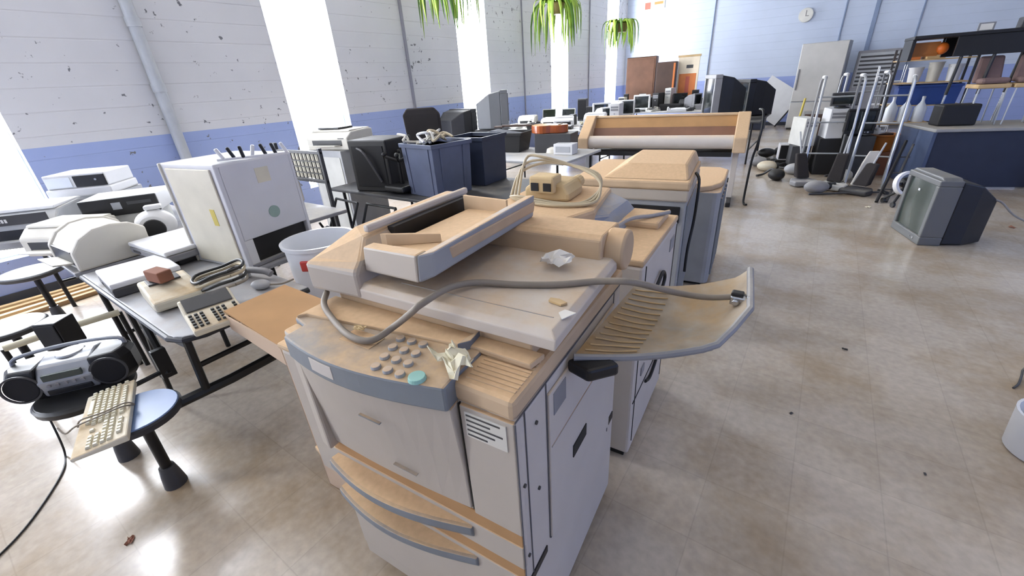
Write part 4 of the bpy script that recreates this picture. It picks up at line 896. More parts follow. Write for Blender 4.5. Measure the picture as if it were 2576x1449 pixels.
# ------------------------------------------------------------------ table with tubs and guitar
table('folding_table', 'long table with the dark tub, the guitar and white boxes', -4.4, -2.35, 4.35, 5.42, top='grey_light')
t = thing('storage_bin', 'dark grey oval tub with papers, left of the guitar', 'bin', (-3.62, 5.05, .752), 10)
tub(t, .60, .42, .25, 'black_dusty', ribs=0, taper=.85); B().boxc((0,-.0,.24), (.4,.25,.03), Matrix.Rotation(rad(8),3,'Y')).o('contents', 'navy_tub', t, bevel=.006)
t = thing('storage_bin', 'small blue-grey tray full of bits, left of the dark oval tub', 'bin', (-4.12, 4.95, .752), 0)
tub(t, .3, .3, .2, 'tub_blue', ribs=0)
B().boxc((0,-.03,.2),(.16,.1,.06),Matrix.Rotation(.4,3,'Z')).o('contents', 'white', t, bevel=.006)
gt = thing('guitar', 'orange-brown acoustic guitar lying flat on the middle table', 'guitar', (-2.98, 5.15, .99), 12)
out = []
for i in range(36):
    a = 2*PI*i/36; x = math.cos(a); r_ = .19 if x < 0 else .15; wst = 1-.22*math.exp(-((x-.15)/.28)**2)
    out.append((.25*x, r_*math.sin(a)*wst))
B().prism(out, 'z', 0, .095).o('body', 'guitar', gt, bevel=.006)
B().prism([(x*.97, y*.97) for x, y in out], 'z', .095, .098).cyl((.04,0,.098),(.04,0,.0985),.045,n=20).o('top', 'guitar_top', gt, bevel=0)
B().cyl((.05,0,.098),(.05,0,.1),.042,n=20).o('sound_hole', 'black', gt, bevel=0)
B().boxc((-.46,0,.095),(.46,.055,.025)).o('neck', 'wood_dark', gt, bevel=.004)
B().boxc((-.74,0,.085),(.13,.075,.02)).o('headstock', 'wood_dark', gt, bevel=.004)
B().boxc((.15,0,.102),(.03,.13,.01)).o('bridge', 'wood_dark', gt, bevel=.002)
b = carton('carton', 'dark carton under the orange-brown guitar', (-2.88, 5.15, .752), .5, .34, .236, 10, 'grey_dark')
t = thing('switch_box', 'small white electronics box in front of the guitar', 'device', at(1435,388,.752)+Vector((-.08,.02,0)), 4)
B().box(-.13,.13,-.09,.09,0,.13).o('case', 'white', t, bevel=.006); B().box(-.1,.1,-.094,-.09,.03,.1).o('front_panel', 'grey_light', t, bevel=.002)
t = thing('bowl_lamp', 'rounded off-white lamp shade lying left of the small white electronics box', 'lamp shade', at(1388,386,.752)+Vector((-.02,.1,0)))
B().lathe([(.001,0),(.11,0),(.10,.05),(.05,.085),(.001,.09)], 20, cap=False).o('shade', 'white_warm', t, bevel=0, smooth=True); B().cyl((0,0,.085),(0,0,.105),.02).o('collar', 'grey', t)
crumple('cloth_bundle', 21, .3, .2, .1, 'paper', 'white crumpled plastic bag at the left end of the guitar table', 'bag', (-4.22, 4.75, .752), 0, n=8)

# ------------------------------------------------------------------ televisions by the window wall
table('tv_table', 'long table under the two big televisions by the windows', -5.75, -4.3, 5.75, 6.75, top='grey_dark')
carton('carton', 'dark carton raising the grey television by the windows', (-4.80, 6.25, .752), .5, .5, .17, 24, 'grey_dark')
t = thing('television', 'bulky grey television seen from the side, right of the pair by the windows', 'television', (-4.74, 6.24, .924), 124)
crt(t, .62, .54, .60, 'grey_tv', 'screen', back='grey_tv')
t = thing('television', 'black television facing away with open rear shell, left of the pair by the windows', 'television', (-5.46, 6.05, .752), 172)
crt(t, .62, .50, .50, 'grey_dark', 'screen', back='grey_dark')
carton('carton', 'low white carton in front of the two televisions by the windows', (-4.75, 5.85, .752), .25, .12, .09, 20, 'white_old')

# ------------------------------------------------------------------ far-left tables of small electronics
ft = table('folding_table', 'long far table by the windows covered with small monitors and telephones', -5.75, -3.15, 7.4, 8.8, top='grey_light')
table('folding_table', 'farthest long table beside the windows, small monitors on it', -5.75, -3.6, 8.95, 10.4, top='grey_light')
def small(kind, label, x, y, z, yaw, **k):
    names = {'monitor': ('computer_monitor', 'monitor'), 'phone': ('desk_telephone', 'telephone'), 'speaker': ('loudspeaker', 'speaker'), 'laptop': ('laptop', 'laptop'), 'printer': ('desktop_printer', 'printer'), 'pc': ('computer_tower', 'computer'), 'bin': ('storage_bin', 'bin'), 'scanner': ('flat_scanner', 'scanner')}
    t = thing(names[kind][0], label, names[kind][1], (x, y, z), yaw)
    if kind == 'monitor': crt(t, k.get('w', .36), k.get('d', .34), k.get('h', .33), k.get('m', 'white_old'), foot=.04)
    elif kind == 'phone': phone(t, k.get('m', 'white_old'), k.get('keys', 'grey_dark'))
    elif kind == 'speaker': speaker(t, k.get('w', .16), k.get('d', .16), k.get('h', .4), k.get('m', 'grey_dark'))
    elif kind == 'laptop': laptop(t, body=k.get('m', 'white_old'))
    elif kind == 'printer': printer(t, k.get('w', .4), k.get('d', .32), k.get('h', .2), k.get('m', 'white_old'), tray=False)
    elif kind == 'pc': pc_case(t, k.get('w', .18), k.get('d', .4), k.get('h', .4), k.get('m', 'white_old'), k.get('f', 'black'), True)
    elif kind == 'bin': tub(t, k.get('w', .4), k.get('d', .3), k.get('h', .25), k.get('m', 'navy_tub'), ribs=0)
    elif kind == 'scanner': flatbed(t, .3, .4, .07)
    return t
small('laptop', 'open white laptop with green-black screen, left of two on the far window table', -5.45, 9.35, .752, 20)
small('laptop', 'open white laptop with black screen, right of two on the far window table', -4.95, 9.35, .752, 12)
small('speaker', 'dark brown upright loudspeaker right of the two open laptops', -4.56, 9.4, .752, 8, h=.46, w=.2)
small('printer', 'pale printer directly in front of the two open laptops', -4.75, 8.35, .752, 10, w=.45, h=.16)
small('phone', 'white desk telephone left of the pale printer on the far window table', -5.2, 8.2, .752, 30)
small('phone', 'second white telephone beneath the left laptop', -5.3, 7.75, .752, -10)
small('monitor', 'white monitor with tilted dark screen, left one behind the guitar', -4.1, 9.3, .752, 35, m='white')
small('monitor', 'white monitor with square dark screen, middle one behind the guitar', -3.95, 9.75, .752, -5, m='white', w=.34)
small('monitor', 'small white monitor with pale screen, right one behind the guitar', -3.75, 10.15, .752, 10, m='white', w=.3)
small('printer', 'white printer with slanted black cover behind the guitar', -4.35, 8.1, .752, 25, m='white', h=.2)
small('printer', 'white printer left of the plotter, showing a black slot', -3.75, 8.3, .752, 10, m='white', h=.24)
small('pc', 'white computer tower standing behind the printers, left of the plotter', -3.33, 8.35, .752, 10, m='white', f='white')
small('phone', 'black desk telephone between the printers behind the guitar', -4.05, 7.7, .752, 15, m='black', keys='black')
small('phone', 'grey desk telephone at the front edge of the far window table', -4.5, 7.6, .752, -20, m='grey')
small('scanner', 'pale scanner lying flat behind the guitar', -3.5, 7.75, .752, 40)
small('phone', 'pale blue-grey telephone right of the black one behind the guitar', -3.25, 7.65, .752, 10, m='plastic_clear')
for k_ in range(6):
    x, y = [(-4.95,7.7),(-4.75,7.9),(-5.5,8.0),(-3.45,8.1),(-4.15,8.55),(-3.28,8.25)][k_]
    crumple('paper_scrap', 40+k_, .16, .12, .07, ['paper','paper_cream','white'][k_ % 3], 'crumpled pale paper among the electronics on the far window table', 'paper', (x, y, .752), 30*k_, n=6, group='crumpled papers on the far window table')

# ------------------------------------------------------------------ back tables with speaker cabinets, poster board and clutter
table('folding_table', 'long table along the back with the tall brown speaker cabinets', -4.9, -2.1, 11.4, 13.7, top='grey_light')
t = thing('speaker_cabinet', 'tall reddish-brown speaker cabinet, larger of two standing on the back table', 'speaker', (-4.55, 13.2, .752), 8)
B().box(-.40,.40,-.2,.2,0,1.30).o('cabinet', 'wood', t, bevel=.01); B().box(-.36,.36,-.208,-.2,.05,1.25).o('front_board', 'wood', t, bevel=.004); B().box(-.4,.4,-.19,.2,1.30,1.315).o('top_edge', 'wood_dark', t)
t = thing('speaker_cabinet', 'narrower dark brown speaker cabinet, right of the larger reddish one', 'speaker', (-3.82, 13.1, .752), 6)
B().box(-.25,.25,-.2,.2,0,1.14).o('cabinet', 'wood_dark', t, bevel=.01); B().box(-.22,.2,-.208,-.2,.05,1.1).o('grille', 'wood_dark', t, bevel=.004); B().box(.2,.25,-.21,-.19,.0,1.1).o('side_strip', 'orange', t, bevel=.002)
t = thing('framed_poster', 'white framed board with orange lower half standing on the back table', 'poster', (-3.28, 13.2, .752), 4)
B().box(-.27,.27,-.02,.02,.12,1.22).o('board', 'sign_cream', t, bevel=.004); B().box(-.22,.22,-.024,-.02,.16,.82).o('orange_panel', 'orange', t, bevel=0)
B().box(-.05,.12,-.024,-.02,.95,1.03).o('dark_mark', 'grey_dark', t, bevel=0); B().box(-.04,.06,-.027,-.024,.3,.75).o('figure_stripe', 'sign_red', t, bevel=0)
B().box(-.2,.2,-.1,.1,0,.12).o('stand', 'wood_pale', t, bevel=.004); B().box(-.29,.29,-.025,.025,1.22,1.27).o('top_rail', 'wood_pale', t, bevel=.003)
BK = [('speaker','black upright speaker in front of the reddish brown cabinet, left end of the back table',-4.75,12.6,10,dict(m='black',h=.4,w=.12)),
 ('monitor','white box monitor with brown front at the left of the back table',-3.98,11.78,6,dict(m='white',w=.42,h=.36)),
 ('pc','black computer tower in front of the dark brown speaker cabinet',-3.78,12.45,-10,dict(m='black',f='black')),
 ('pc','white-fronted computer tower beside the black one on the back table',-4.2,12.35,20,dict(m='black',f='white')),
 ('monitor','black monitor in front of the dark brown speaker cabinet',-3.3,12.6,30,dict(m='black')),
 ('speaker','small black speaker right of the orange poster board',-2.95,12.9,5,dict(m='black',h=.42,w=.16)),
 ('phone','black telephone in front of the orange poster board',-3.3,12.2,10,dict(m='black',keys='black')),
 ('phone','white telephone at the front edge of the back table, left',-3.7,11.6,-20,dict()),
 ('phone','white telephone at the front edge of the back table, middle',-3.2,11.6,15,dict(m='white')),
 ('phone','black telephone at the front edge of the back table, right',-2.75,11.6,0,dict(m='black',keys='black')),
 ('laptop','white laptop half closed on the right part of the back table',-2.6,12.3,15,dict()),
 ('speaker','tan loudspeaker at the left end of the back table, behind the black-slot printer',-4.68,12.15,-8,dict(m='beige',h=.34,w=.18)),
 ('pc','pale green-grey computer tower at the right end of the back table',-2.4,12.9,0,dict(m='grey_light',f='grey_light')),
 ('bin','black low tray of parts in the middle of the back table',-3.3,11.95,5,dict(m='black',h=.14,w=.5))]
for kind, lb, x, y, yw, k in BK: small(kind, lb, x, y, .752, yw, **k)

BK2 = [('printer','white printer with black slot, front row of the back table at its left end',-4.58,11.75,8,dict(m='white',w=.38,h=.28)),
 ('phone','pale desk telephone just right of the white box monitor, front of the back table',-3.62,11.95,40,dict(m='white_warm')),
 ('monitor','small grey monitor facing sideways, right half of the back table',-2.85,12.2,70,dict(m='grey',w=.32,h=.32)),
 ('pc','narrow white tower directly left of the orange poster board',-3.58,12.75,0,dict(m='white',f='white_old',w=.16,h=.5)),
 ('speaker','black loudspeaker standing directly in front of the reddish cabinet',-4.35,12.65,-6,dict(m='black',h=.34,w=.2)),
 ('speaker','small silver-grey loudspeaker between the black speaker and dark tower',-4.05,12.75,0,dict(m='grey',h=.3,w=.14)),
 ('printer','dark printer on the back table beneath the orange poster',-3.05,12.55,10,dict(m='grey_dark',w=.4,h=.22)),
 ('laptop','white open laptop at the front right corner of the back table',-2.3,11.75,-10,dict()),
 ('bin','grey tray of cables near the right end of the back table',-2.5,12.05,0,dict(m='grey',h=.12,w=.4)),
 ('phone','black telephone between the two white printers at the back table front',-4.05,11.5,25,dict(m='black',keys='black')),
 ('pc','short black computer tower at the right end of the back table',-2.35,12.5,12,dict(m='black',f='black',h=.34)),
 ('scanner','pale flat scanner at the front edge of the back table',-2.95,11.6,80,dict())]
for kind, lb, x, y, yw, k in BK2: small(kind, lb, x, y, .752, yw, **k)
FT2 = [('phone','white telephone handset unit left of the dark upright loudspeaker',-5.0,9.1,-30,dict(m='white')),
 ('phone','black telephone at the foot of the right open laptop',-5.25,8.55,20,dict(m='black',keys='black')),
 ('printer','white printer in the middle of the near far-window table',-5.45,8.45,15,dict(m='white_warm',w=.38,h=.2)),
 ('speaker','small black speaker directly right of the pale printer on the far window table',-4.35,8.5,5,dict(m='black',w=.12,h=.2)),
 ('monitor','small white monitor facing sideways beside the white tower',-3.74,8.64,60,dict(m='white',w=.3,h=.28)),
 ('phone','white telephone on the near edge of the far window table, leftmost',-5.5,7.6,0,dict(m='white')),
 ('phone','dark grey telephone near the pale blue-grey one behind the guitar',-3.55,7.5,60,dict(m='grey_dark',keys='black')),
 ('bin','small black tray between telephones on the far window table',-4.8,7.65,0,dict(m='black',w=.24,d=.2,h=.1)),
 ('speaker','black round-shouldered speaker behind the white printers, near the fourth window',-4.3,9.25,0,dict(m='black',w=.16,h=.3)),
 ('laptop','grey laptop with lid up beside the square white monitor',-4.6,10.05,-20,dict(m='grey')),
 ('pc','white computer tower behind the square white monitor',-3.75,9.35,10,dict(m='white',f='grey',h=.36))]
for kind, lb, x, y, yw, k in FT2: small(kind, lb, x, y, .752, yw, **k)
table('tv_table', 'sturdy table behind the plotter carrying two big black televisions', -2.6, -.9, 8.9, 10.7, top='grey_dark')
t = thing('television', 'big black television with silver front edge, left of two behind the plotter', 'television', (-1.62, 9.36, .752), -64)
crt(t, .74, .58, .78, 'grey', 'screen', back='black', tube=.7)
t = thing('television', 'big black television half hidden, right of two behind the plotter', 'television', (-1.22, 10.3, .752), -60)
crt(t, .70, .55, .66, 'black', 'screen', back='black', tube=.7)
small('phone', 'grey telephone on the table in front of the left black television', -2.3, 9.3, .752, 10, m='grey_light')
wb = thing('whiteboard', 'white board with black edge leaning on the wall beside the black televisions', 'whiteboard', (-1.55, 15.2, .29), 0, tilt=(-6, 32))
B().box(-.5,.5,-.02,.02,0,.98).o('panel', 'white', wb, bevel=.004); B().box(.48,.52,-.03,.03,-.02,1.0).o('edge_bar', 'black', wb, bevel=.004)
t = thing('dark_cabinet', 'low dark blue cabinet under the leaning white board', 'cabinet', (-1.75, 14.6, 0), 0)
B().box(-.4,.4,-.25,.25,0,.36).o('body', 'navy_tub', t, bevel=.006); B().box(-.36,.36,-.256,-.25,.04,.32).o('door', 'navy_tub', t, bevel=.003)
ck = thing('wall_clock', 'round white clock high on the back wall', 'clock', (-.96, YB-.001, 2.80))
B().cyl((0,-.05,0),(0,0,0),.17,n=36).o('rim', 'white_old', ck, bevel=.006)
B().cyl((0,-.053,0),(0,-.05,0),.15,n=36).o('face', 'clock_face', ck, bevel=0)
B().box(-.006,.006,-.057,-.054,-.01,.11).o('minute_hand', 'grey_dark', ck, bevel=0); B().boxc((.03,-.0555,-.02),(.08,.003,.012)).o('hour_hand', 'grey_dark', ck, bevel=0)
sg = thing('wall_sign', 'small red and cream sign high on the back wall, near the last window', 'sign', (-5.12, YB-.001, 3.56))
B().box(-.32,.32,-.02,0,-.1,.12).o('board', 'sign_cream', sg, bevel=.003); B().box(-.30,-.12,-.024,-.02,-.08,.1).o('red_block', 'sign_red', sg, bevel=0); B().box(.0,.27,-.024,-.02,.02,.09).o('orange_block', 'orange', sg, bevel=0)

# ------------------------------------------------------------------ hanging plants
def plant(label, loc, s, seed, nl=34, drop=.5):
    t = thing('hanging_plant', label, 'plant', loc, 0, 'hanging spider plants')
    r = random.Random(seed)
    B().lathe([(.001,0),(.10*s,0),(.15*s,.15*s),(.16*s,.15*s),(.16*s,.17*s),(.001,.16*s)], 18, cap=False).o('pot', 'pot', t, bevel=0, smooth=True)
    b = B()
    for k_ in range(3):
        a = 2*PI*k_/3; b.tube([(.15*s*math.cos(a),.15*s*math.sin(a),.16*s),(0,0,.6*s)], .003, n=5)
    b.tube([(0,0,.6*s),(0,0,ZC-loc[2])], .003, n=5); b.o('hanger', 'grey', t, bevel=0)
    for m_, cnt in (('leaf', nl), ('leaf_dark', nl//2)):
        b = B()
        for k_ in range(cnt):
            a = r.uniform(0, 2*PI); L_ = r.uniform(.5, 1)*drop*s*1.6; out_ = r.uniform(.15, .42)*s; w_ = r.uniform(.016, .030)*s*1.5
            pts = []
            for q in range(8):
                u = q/7; rad_ = .08*s+out_*math.sin(min(1, u*1.35)*PI/2); z = .17*s+.13*s*math.sin(u*PI)*1.2-L_*u**1.8
                pts.append(Vector((rad_*math.cos(a+u*.3), rad_*math.sin(a+u*.3), z)))
            sd = Vector((-math.sin(a), math.cos(a), 0)); vs = []; fs = []
            for q, p in enumerate(pts):
                ww = w_*(1-abs(q/7-.35))*(.15 if q == 7 else 1); vs += [p-sd*ww, p+Vector((0,0,-ww*.4)), p+sd*ww]
            for q in range(7):
                fs += [(3*q, 3*q+1, 3*q+4, 3*q+3), (3*q+1, 3*q+2, 3*q+5, 3*q+4)]
            b.add(vs, fs)
        o = b.o('leaves', m_, t, bevel=0, smooth=True)
        md = o.modifiers.new('solid', 'SOLIDIFY'); md.thickness = .002
    return t
plant('green hanging spider plant at the top edge, nearest and leftmost of the three', (-4.92, 5.5, 2.92), 1.0, 1, 24)
plant('green hanging spider plant in front of the third window, middle of the three', (-5.0, 9.0, 2.84), 1.15, 2, 30)
plant('small hanging spider plant with yellow centre, right of the three near the corner', (-4.95, 12.5, 2.68), 1.15, 3, 28, .4)

# ------------------------------------------------------------------ right-hand side
t = thing('television', 'grey tube television standing on the bare floor at the right', 'television', (1.15, 5.53, 0), -74)
crt(t, .56, .52, .60, 'grey_tv', 'screen_green', back='black', tube=.5, strip=.13, fd=.17)
B().prism([(-.28,.595),(.28,.595),(.24,.625),(-.24,.625)], 'y', -.24, -.1).o('top_hump', 'grey_tv', t, bevel=.01)
B().tube([(.1,.16,.42),(.16,.27,.40),(.22,.36,.30),(.28,.5,.22),(.42,.62,.12),(.5,.7,.012)], .008, smooth=4).o('power_cord', 'grey', t, bevel=0, smooth=True)
B().boxc((-.02,-.2535,.46),(.03,.004,.02)).o('screen_tag', 'white', t, bevel=0)
dk = thing('office_desk', 'dark blue office desk with a dusty grey top, right of the floor television', 'desk', (1.86, 8.36, 0), 17)
B().box(-.80,.80,-.42,.42,.715,.755).o('desk_top', 'laminate_grey', dk, bevel=.01)
B().box(-.78,.78,-.38,-.36,.02,.715).o('front_panel', 'desk_front_shaded', dk, bevel=.003)  # darker than the sides, partly shade painted into the colour
for s in (-1, 1): B().box(s*.78-.02 if s > 0 else -.80, s*.78+.02 if s > 0 else -.76, -.40,.40,0,.715).o('side_panel', 'desk_blue', dk, bevel=.003)
# black table standing on the desk
up = thing('folding_table', 'black deep-framed table with thin metal legs standing on top of the blue desk', 'table', (1.62, 8.72, .757), 3)
B().box(-.86,1.2,-.36,.36,1.05,1.09).o('table_top', 'black', up, bevel=.006)
B().box(-.42,1.18,-.34,-.30,.82,1.05).o('apron', 'black', up, bevel=.004)
B().box(-.42,1.18,.30,.34,.82,1.05).o('apron', 'black', up, bevel=.004)
B().box(-.86,-.82,-.3,.3,.80,1.05).o('end_board', 'black', up, bevel=.004)
for x, y in ((-.34,-.28),(-.04,-.30),(.26,-.1),(.52,-.30)):
    lg = B().tube([(x+.02,y,.83),(x,y,.36)], .018).o('leg', 'black', up, bevel=0, smooth=True)
    B().tube([(x,y,.37),(x-.01,y,.0)], .014).o('chrome_foot', 'chrome', lg, bevel=0, smooth=True)
tag(B().box(-.17,.17,-.1,.1,0,.12).o('storage_case', 'grey_dark', None, bevel=.01, loc=(1.95,8.7,1.85)), 'grey-green case on top of the black table, at the right edge', 'case')
t = thing('picture_frame', 'small pale object leaning on top of the black table, left of the grey-green case', 'frame', (1.50,8.75,1.85), 5)
B().box(-.08,.08,-.01,.01,0,.10).o('frame', 'grey', t, bevel=.002); B().box(-.06,.06,-.013,-.01,.015,.085).o('picture', 'paper', t, bevel=0)
t = thing('orange_lamp', 'bright orange round lantern hanging under the left end of the black table', 'lantern', (1.12, 8.62, 1.615), 0)
B().sphere((0,0,.07), .075, 16, 10).o('globe', 'orange_bright', t, bevel=0, smooth=True); B().cyl((0,0,.14),(0,0,.192),.012).o('hook', 'black', t)
t = thing('wooden_crate', 'orange-brown wooden tray tucked under the left end of the black table', 'crate', (.93, 8.76, 1.60), 6)
B().box(-.14,.14,-.2,.2,0,.02).o('base', 'orange_wood', t, bevel=.003)
B().box(-.14,.14,-.2,-.18,.02,.17).o('side', 'orange_wood', t, bevel=.003); B().box(-.14,.14,.18,.2,.02,.17).o('side', 'orange_wood', t, bevel=.003)
# stacking chairs on the desk under the black table
for k_, (x, y, yw) in enumerate(((1.66,8.38,12),(2.02,8.42,4),(2.36,8.46,-6))):
    t = thing('stacking_chair', ['brown cushioned chair upside down on the desk, leftmost under the black table','brown cushioned chair on the desk, middle one under the black table','brown cushioned chair on the desk, right one under the black table'][k_], 'chair', (x, y, .757), yw, 'cushioned chairs on the blue desk')
    B().box(-.16,.16,-.16,.16,.43,.48).o('seat', 'wood_pale', t, bevel=.012)
    B().loft([[(-.14,.05,.49),(.14,.05,.49),(.14,.12,.49),(-.14,.12,.49)],[(-.12,.13,.80),(.12,.13,.80),(.12,.18,.80),(-.12,.18,.80)]]).o('backrest', 'cloth_brown', t, bevel=.03)
    B().box(-.14,.14,-.15,.02,.482,.55).o('cushion', 'cloth_brown', t, bevel=.03)
    for a_, b_ in ((-1,-1),(1,-1),(-1,1),(1,1)): B().tube([(a_*.13,b_*.14,.43),(a_*.14,b_*.15,0)], .009).o('leg', 'alu', t, bevel=0, smooth=True)
tag(B().box(-.2,.2,-.12,.12,0,.26).o('storage_case', 'black_dusty', None, bevel=.02, loc=(1.42,8.22,.757), rz=rad(17)), 'dark low case at the left front of the blue desk top', 'case')
# storage rack behind the desk
rk = thing('storage_rack', 'metal shelf rack behind the desk with the blue bin and white buckets', 'shelf', (1.22, 9.75, 0), 4)
for x in (-.45,.45):
    for y in (-.2,.2): B().box(x-.015,x+.015,y-.015,y+.015,0,1.72).o('post', 'grey_dark', rk, bevel=0)
for z in (.45,.92,1.24,1.56): B().box(-.46,.46,-.21,.21,z-.015,z).o('shelf', 'wood_pale', rk, bevel=.002)
t = thing('storage_bin', 'long bright blue plastic bin on the rack behind the desk', 'bin', (1.25, 9.72, .922), 4)
tub(t, .74, .36, .28, 'blue_plastic', ribs=0, taper=.95)
for k_, (x, h_, m_) in enumerate(((1.05,.2,'white'),(1.27,.26,'white_warm'),(1.5,.22,'white'))):
    t = thing('bucket', ['white bucket, leftmost on the rack shelf above the blue bin','tall white bucket, middle of the rack shelf above the blue bin','white bucket, right one on the rack shelf above the blue bin'][k_], 'bucket', (x, 9.7, 1.242), 20*k_)
    B().lathe([(.001,0),(.07,0),(.09,h_),(.095,h_),(.095,h_+.012),(.001,h_+.012)], 18, cap=False).o('body', m_, t, bevel=0, smooth=True); B().tube([(-.09,0,h_-.02),(0,-.06,h_-.08),(.09,0,h_-.02)], .003, smooth=3).o('handle', 'grey', t, bevel=0)
for k_, (x, m_, l_) in enumerate(((.92,'orange','orange carton on the top shelf of the rack behind the desk'),(1.2,'wood_pale','tan carton on the top shelf of the rack behind the desk'))):
    carton('carton', l_, (x, 9.7, 1.562), .22, .26, .12, 8, m_)
for k_ in range(3):
    t = thing('plastic_jug', ['clear white jug with pointed cap, left of three by the rack','clear white jug in the middle by the rack','clear white jug, right of three at the desk corner'][k_], 'jug', (.86+.17*k_, 9.28, .70), 30*k_)
    B().lathe([(.001,0),(.07,0),(.075,.02),(.075,.2),(.03,.27),(.02,.3),(.02,.33),(.001,.335)], 16, cap=False).o('body', 'plastic_clear', t, bevel=0, smooth=True); B().cyl((0,0,.33),(0,0,.36),.022).o('cap', 'white', t)
sb = thing('side_table', 'low wooden-topped table with jugs between the walkers and the desk', 'table', (1.0, 9.28, 0), 4)
B().box(-.32,.32,-.16,.16,.67,.70).o('table_top', 'wood_pale', sb, bevel=.004)
for x in (-.28,.28):
    for y in (-.12,.12): B().box(x-.02,x+.02,y-.02,y+.02,0,.67).o('leg', 'wood', sb, bevel=0)
t = thing('basket', 'orange plastic basket left of the blue desk', 'basket', (.80, 8.70, .34), 10)
B().lathe([(.001,0),(.15,0),(.19,.22),(.21,.225),(.21,.245),(.18,.245),(.14,.02),(.001,.02)], 20, cap=False).o('body', 'orange_wood', t, bevel=0, smooth=True)
B().boxc((0,0,.22),(.2,.16,.08),Matrix.Rotation(.3,3,'Z')).o('contents', 'wood_dark', t, bevel=.01)
carton('carton', 'reddish carton under the orange basket', (.80, 8.70, 0), .36, .36, .338, 10, 'brick_brown')

# aluminium walkers and the heap around them
def walker(label, x, y, yaw, h=1.42, w=.5, d=.45):
    t = thing('walker_frame', label, 'walker', (x, y, 0), yaw)
    for s in (-1, 1):
        B().tube([(s*w/2,-d/2,0),(s*w*.46,-d*.3,h-.05),(s*w*.44,-d*.2,h),(s*w*.44,d*.2,h),(s*w*.46,d*.3,h-.05),(s*w/2,d/2,0)], .016, n=8).o('side_frame', 'alu', t, bevel=0, smooth=True)
        B().tube([(s*w*.44,-d*.18,h),(s*w*.44,d*.18,h)], .024).o('hand_grip', 'white', t, bevel=0, smooth=True)
    for z in (.35, .8, 1.15): B().tube([(-w*.47,d*.34,z),(w*.47,d*.34,z)], .012).o('cross_tube', 'alu', t, bevel=0, smooth=True)
    B().tube([(-w*.49,-d*.4,.3),(-w*.49,d*.4,.3)], .012).tube([(-w*.49,-d*.4,.3),(-w*.49,d*.4,.3)], .0125).o('cross_tube', 'alu', t, bevel=0)
    return t
walker('tall aluminium walker-like frame, left one with white top grips', .12, 8.05, 10)
walker('tall aluminium walker-like frame, right one beside the desk', .68, 7.90, -5, 1.38, .42, .5)
walker('aluminium frame half hidden behind the other two', .42, 9.20, 15, 1.42, .6, .4)
HP = [('pc','white computer tower tilted against the left walker frame',.14,8.55,15,dict(w=.22,d=.4,h=.42,m='white',f='white'),.55),
 ('pc','grey-white computer tower left of the tilted one in the walker heap',-.22,8.6,30,dict(w=.2,d=.4,h=.42,m='white_old',f='white_old'),.42),
 ('monitor','black monitor held between the two walker frames',.44,8.35,10,dict(m='black',w=.36,h=.34),.60),
 ('monitor','dark green-black box above the monitor in the walker heap',.20,8.55,5,dict(m='grey_dark',w=.34,h=.18),.972),
 ('phone','white telephone at the right of the black monitor in the heap',.66,8.45,60,dict(m='white'),.62),
 ('speaker','white cube speaker on the floor left of the walker heap',-.42,9.0,10,dict(m='white',w=.24,h=.26,d=.24),.12)]
for kind, lb, x, y, yw, k, z in HP: small(kind, lb, x, y, z, yw, **k)
for k_, (x, y, w_, d_, h_, m_, l_) in enumerate(((.14,8.57,.3,.44,.548,'black_dusty','dark carton under the tilted white tower in the walker heap'),(-.22,8.62,.26,.42,.418,'grey_dark','grey carton under the left tower of the walker heap'),(.50,8.42,.34,.38,.598,'grey_dark','dark crate under the black monitor in the walker heap'),(-.42,9.0,.3,.3,.118,'black','black plinth under the white cube speaker'))):
    carton('carton', l_, (x, y, 0), w_, d_, h_, 10, m_)
rr = random.Random(31)
names_ = [('vacuum_cleaner','vacuum cleaner'),]
def upright(label, x, y, yaw, m_='grey', lean=20, s=1):
    t = thing('vacuum_cleaner', label, 'vacuum cleaner', (x, y, 0), yaw)
    B().prism([(-.16,-.16),(.16,-.16),(.18,-.02),(.12,.12),(-.12,.12),(-.18,-.02)], 'z', .01, .12*s).o('floor_head', m_, t, bevel=.02)
    B().loft([[(-.09,0,.1),(.09,0,.1),(.09,.12,.1),(-.09,.12,.1)], [(-.07,.2,.6*s),(.07,.2,.6*s),(.07,.28,.6*s),(-.07,.28,.6*s)]]).o('dust_bag', 'cloth_dark' if m_ != 'white' else 'grey', t, bevel=.02)
    B().tube([(0,.22,.55*s),(0,.42,1.0*s)], .012).o('handle', 'grey_light', t, bevel=0, smooth=True)
    return t
upright('grey upright vacuum cleaner in front of the left walker frame', -.06, 7.50, 25, 'grey', s=.7)
upright('white-headed upright vacuum cleaner between the walker frames', .30, 7.36, -10, 'white_old', s=.75)
upright('dark upright vacuum cleaner at the foot of the right walker frame', .58, 7.20, -25, 'grey_dark', s=.6)
def part_pile(label, x, y, yaw, m_, kind):
    if kind == 'motor':
        t = thing('canister', label, 'canister', (x, y, 0), yaw)
        B().sphere((0,0,.085), .13, 16, 10, (1.2,.9,.65)).o('housing', m_, t, bevel=0, smooth=True); B().cyl((.1,0,.09),(.17,0,.09),.05).o('nozzle', 'black', t, bevel=.004); B().tube([(.15,0,.1),(.25,.05,.12),(.3,.15,.03),(.2,.25,.02)], .018, smooth=4).o('hose', 'grey_dark', t, bevel=0, smooth=True)
    else:
        t = thing('crutch', label, 'crutch', (x, y, .014), yaw)
        B().tube([(-.35,0,.0),(.5,.0,.03)], .014).o('shaft', m_, t, bevel=0, smooth=True); B().boxc((.5,0,.03),(.06,.2,.03)).o('arm_rest', 'black', t, bevel=.008)
    return t
part_pile('black lumpy canister at the left tip of the floor heap', -.78, 9.85, 20, 'black', 'motor')
part_pile('second black canister right behind the left tip of the heap', -.55, 10.2, 60, 'black_dusty', 'motor')
part_pile('grey canister in front of the floor heap', -.02, 9.35, -20, 'grey_dark', 'motor')
